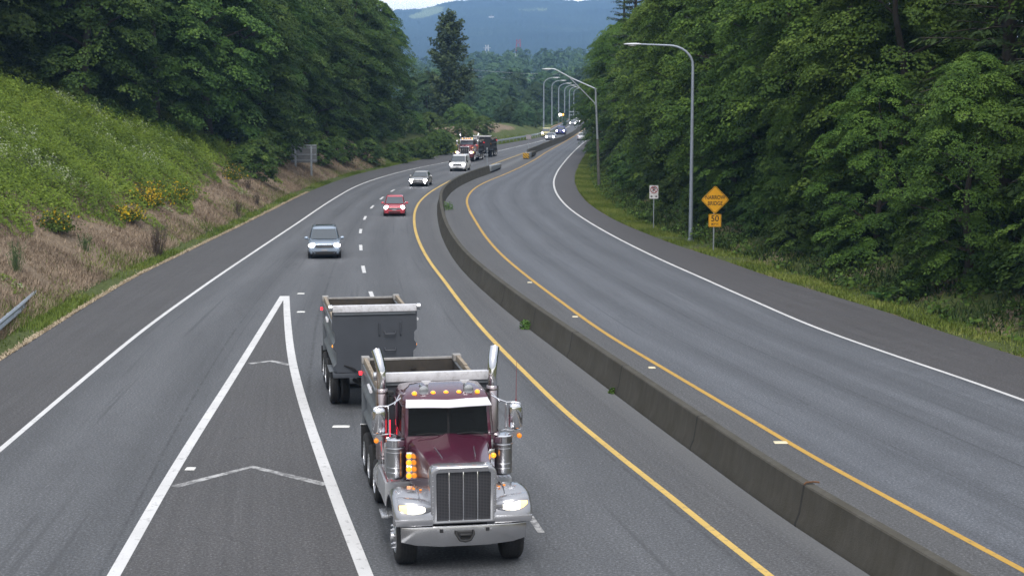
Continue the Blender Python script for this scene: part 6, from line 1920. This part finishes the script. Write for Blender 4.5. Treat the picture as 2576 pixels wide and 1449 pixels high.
# ================================================================== HILLS
def hills():
    m, nt, out = new_mat('forested_hill')
    b = N(nt, 'ShaderNodeBsdfPrincipled'); b.inputs['Roughness'].default_value = 1.0; b.inputs['Specular IOR Level'].default_value = 0.0
    g = N(nt, 'ShaderNodeNewGeometry')
    f = noise(nt, .0045, g.outputs['Position'], 9, .7)
    f2 = noise(nt, .0035, g.outputs['Position'], 3, .5)
    c = ramp(nt, f, [(.3, (.007, .014, .012)), (.55, (.018, .032, .020)), (.75, (.045, .062, .035))])
    at = N(nt, 'ShaderNodeAttribute', attribute_name='tint')
    ad = N(nt, 'ShaderNodeMath', operation='ADD'); L(nt, at.outputs['Fac'], ad.inputs[0])
    sb = N(nt, 'ShaderNodeMath', operation='MULTIPLY_ADD'); L(nt, f, sb.inputs[0]); sb.inputs[1].default_value = .8; sb.inputs[2].default_value = -.4; L(nt, sb.outputs[0], ad.inputs[1])
    fld = ramp(nt, ad.outputs[0], [(.45, 0.0), (.55, 1.0)])
    c = mixc(nt, fld, c, (.17, .20, .085))
    L(nt, c, b.inputs['Base Color'])
    L(nt, b.outputs[0], out.inputs[0])
    ridge = [(700, 60), (850, 45), (985, 31), (1037, 29), (1067, 27), (1107, 17), (1140, 8), (1190, 4), (1225, 0), (1300, -4), (1389, 1), (1424, 6), (1457, 9), (1495, 4), (1600, 0), (1800, 20), (2000, 40)]
    rx = [p_[0] for p_ in ridge]; ry = [p_[1] for p_ in ridge]
    g_ = np.random.default_rng(3)
    A = np.linspace(640, 1960, 420)
    D = np.concatenate([np.linspace(2600, 6000, 90), np.linspace(6060, 7000, 8)])
    V = []; Tn = []
    for dpt in D:
        for px in A:
            X = (px - 1288) / F * dpt
            top = HC + (YH - np.interp(px, rx, ry)) / F * 6000
            t = (dpt - 2600) / 3400
            z = 8 + (top - 8) * (t ** 1.15 if t < 1 else 1 - .2 * (t - 1))
            rough_ = 10.0 * float(sstep(0, .25, t))
            z += rough_ * (.75 * hn(X, dpt, .0045, 51) + .45 * hn(X, dpt, .013, 52)) * (1 if t < .93 else .35)
            z += rough_ * .55 * g_.uniform(-.5, .8)
            V.append((X, dpt, z))
            fl_ = 0.0
            if 1000 < px < 1150: 
                yy = YH - (z - HC) / dpt * F
                fl_ = max(0.0, .80 - ((px - 1078) / 52) ** 2 * .5 - ((yy - 38 - (1078 - px) * .28) / 15) ** 2 * .5 + .12 * float(hn(X, dpt, .02, 61)))
            yy = YH - (z - HC) / dpt * F
            if 1300 < px < 1375 and 24 < yy < 34: fl_ = .45
            if 1395 < px < 1420 and 100 < yy < 110: fl_ = .3
            Tn.append(fl_)
    n = len(A)
    Q = [(i * n + j, i * n + j + 1, (i + 1) * n + j + 1, (i + 1) * n + j) for i in range(len(D) - 1) for j in range(n - 1)]
    o = mesh_np('hills', np.array(V), np.array(Q), m, None, tint=np.array(Tn), smooth=False)
    tag(o, kind='structure')
hills()
# houses on the hill
HW = pbr('house_white', (.8, .8, .8), .7); HRF = pbr('house_roof', (.2, .17, .16), .8)
for px, py, d_, lab in ((1432, 22, 5600, 'white house high on the hill under the right end of the ridge'), (1236, 46, 5000, 'small white house on the hill right of the poplar top')):
    P_ = AtY(px, py, d_)
    h = thing('house', lab, 'house', (P_.x, d_, P_.z - 4), 0)
    h.scale = (1.7, 1.7, 1.7)
    MB().box(-5, 5, -4, 4, -3, 4.5).build('wall', HW, h)
    MB().prism([(-5.6, 4.5), (5.6, 4.5), (0, 7.5)], 'y', -4.4, 4.4).build('roof', HRF, h)

# ================================================================== LIGHT, AIR, CAMERA
w = bpy.data.worlds.new('World'); SC.world = w; w.use_nodes = True
nt = w.node_tree
for n_ in list(nt.nodes): nt.nodes.remove(n_)
wo = nt.nodes.new('ShaderNodeOutputWorld'); bg = nt.nodes.new('ShaderNodeBackground'); sk = nt.nodes.new('ShaderNodeTexSky')
SUN_EL, SUN_AZ = 52.0, 178.0      # azimuth from +Y toward +X
sk.sky_type = 'NISHITA'; sk.sun_disc = False
sk.sun_elevation = R(SUN_EL); sk.sun_rotation = R(SUN_AZ)
sk.air_density = 1.0; sk.dust_density = 3.0; sk.ozone_density = 1.0
bg.inputs['Strength'].default_value = SKY_STRENGTH
tcw = nt.nodes.new('ShaderNodeTexCoord'); sxw = nt.nodes.new('ShaderNodeSeparateXYZ'); nt.links.new(tcw.outputs['Generated'], sxw.inputs[0])
cl = N(nt, 'ShaderNodeTexNoise'); cl.inputs['Scale'].default_value = 9.0; cl.inputs['Detail'].default_value = 5
mpw = N(nt, 'ShaderNodeMapping'); mpw.inputs['Scale'].default_value = (1, 1, 5); L(nt, tcw.outputs['Generated'], mpw.inputs[0]); L(nt, mpw.outputs[0], cl.inputs['Vector'])
band = ramp(nt, sxw.outputs[2], [(0.0, 0.0), (0.004, 1.0), (0.065, 1.0), (0.10, 0.0)])
cloud = mixc(nt, ramp(nt, cl.outputs['Fac'], [(0.35, 0.0), (0.65, 1.0)]), (8.0, 8.2, 8.6), (12.0, 11.6, 10.8))
# cloud deck: brightest overhead, a little blue
zen = N(nt, 'ShaderNodeMath', operation='MULTIPLY_ADD'); L(nt, sxw.outputs[2], zen.inputs[0]); zen.inputs[1].default_value = OVERCAST * 1.0; zen.inputs[2].default_value = OVERCAST * 0.42
deck = mixc(nt, 1.0, (0.96, 0.985, 1.04), zen.outputs[0], 'MULTIPLY')
up_ = ramp(nt, sxw.outputs[2], [(0.0, 0.0), (0.02, 1.0)])
base_ = mixc(nt, 0.8, sk.outputs[0], deck)
base_ = mixc(nt, up_, (0.3, 0.3, 0.3), base_)
skyc = mixc(nt, band, base_, cloud)
nt.links.new(skyc, bg.inputs[0]); nt.links.new(bg.outputs[0], wo.inputs[0])
sl = bpy.data.lights.new('sun', 'SUN'); sl.energy = SUN_STRENGTH; sl.angle = R(30); sl.color = (1.0, .97, .93)
so = bpy.data.objects.new('sun', sl); COL.objects.link(so)
dv = Vector((math.sin(R(SUN_AZ)) * math.cos(R(SUN_EL)), math.cos(R(SUN_AZ)) * math.cos(R(SUN_EL)), math.sin(R(SUN_EL))))
so.rotation_euler = dv.to_track_quat('Z', 'Y').to_euler()

# the air between camera and hills
mb = MB(); mb.box(-2500, 2500, -90, 7100, -9, 400)
hz_ = mb.build('haze', None, smooth=0)
hm, hnt, hout = new_mat('haze_air')
pv = N(hnt, 'ShaderNodeVolumePrincipled')
pv.inputs['Color'].default_value = HAZE_COL
pv.inputs['Density'].default_value = HAZE_DENS
pv.inputs['Anisotropy'].default_value = -0.3
L(hnt, pv.outputs[0], hout.inputs['Volume'])
hz_.data.materials.clear(); hz_.data.materials.append(hm)
tag(hz_, kind='stuff', label='thin blue haze over the valley', cat='haze')

cam = bpy.data.cameras.new('camera'); co_ = bpy.data.objects.new('camera', cam); COL.objects.link(co_)
co_.location = (0, 0, HC); co_.rotation_euler = (R(90) - PHI, 0, 0)
cam.sensor_width = 36.0; cam.lens = 36.0 * F / 2576.0
cam.clip_start = 0.5; cam.clip_end = 15000
cam.dof.use_dof = True; cam.dof.focus_distance = 34.0; cam.dof.aperture_fstop = 3.0
SC.camera = co_
SC.view_settings.view_transform = 'Standard'; SC.view_settings.look = 'None'
SC.view_settings.exposure = EXPOSURE; SC.view_settings.gamma = 1.0
SC.view_settings.use_curve_mapping = False
SC.cycles.use_denoising = True
SC.cycles.max_bounces = 8; SC.cycles.diffuse_bounces = 4; SC.cycles.glossy_bounces = 3; SC.cycles.transmission_bounces = 4; SC.cycles.transparent_max_bounces = 8; SC.cycles.volume_bounces = 1
SC.cycles.caustics_reflective = False; SC.cycles.caustics_refractive = False
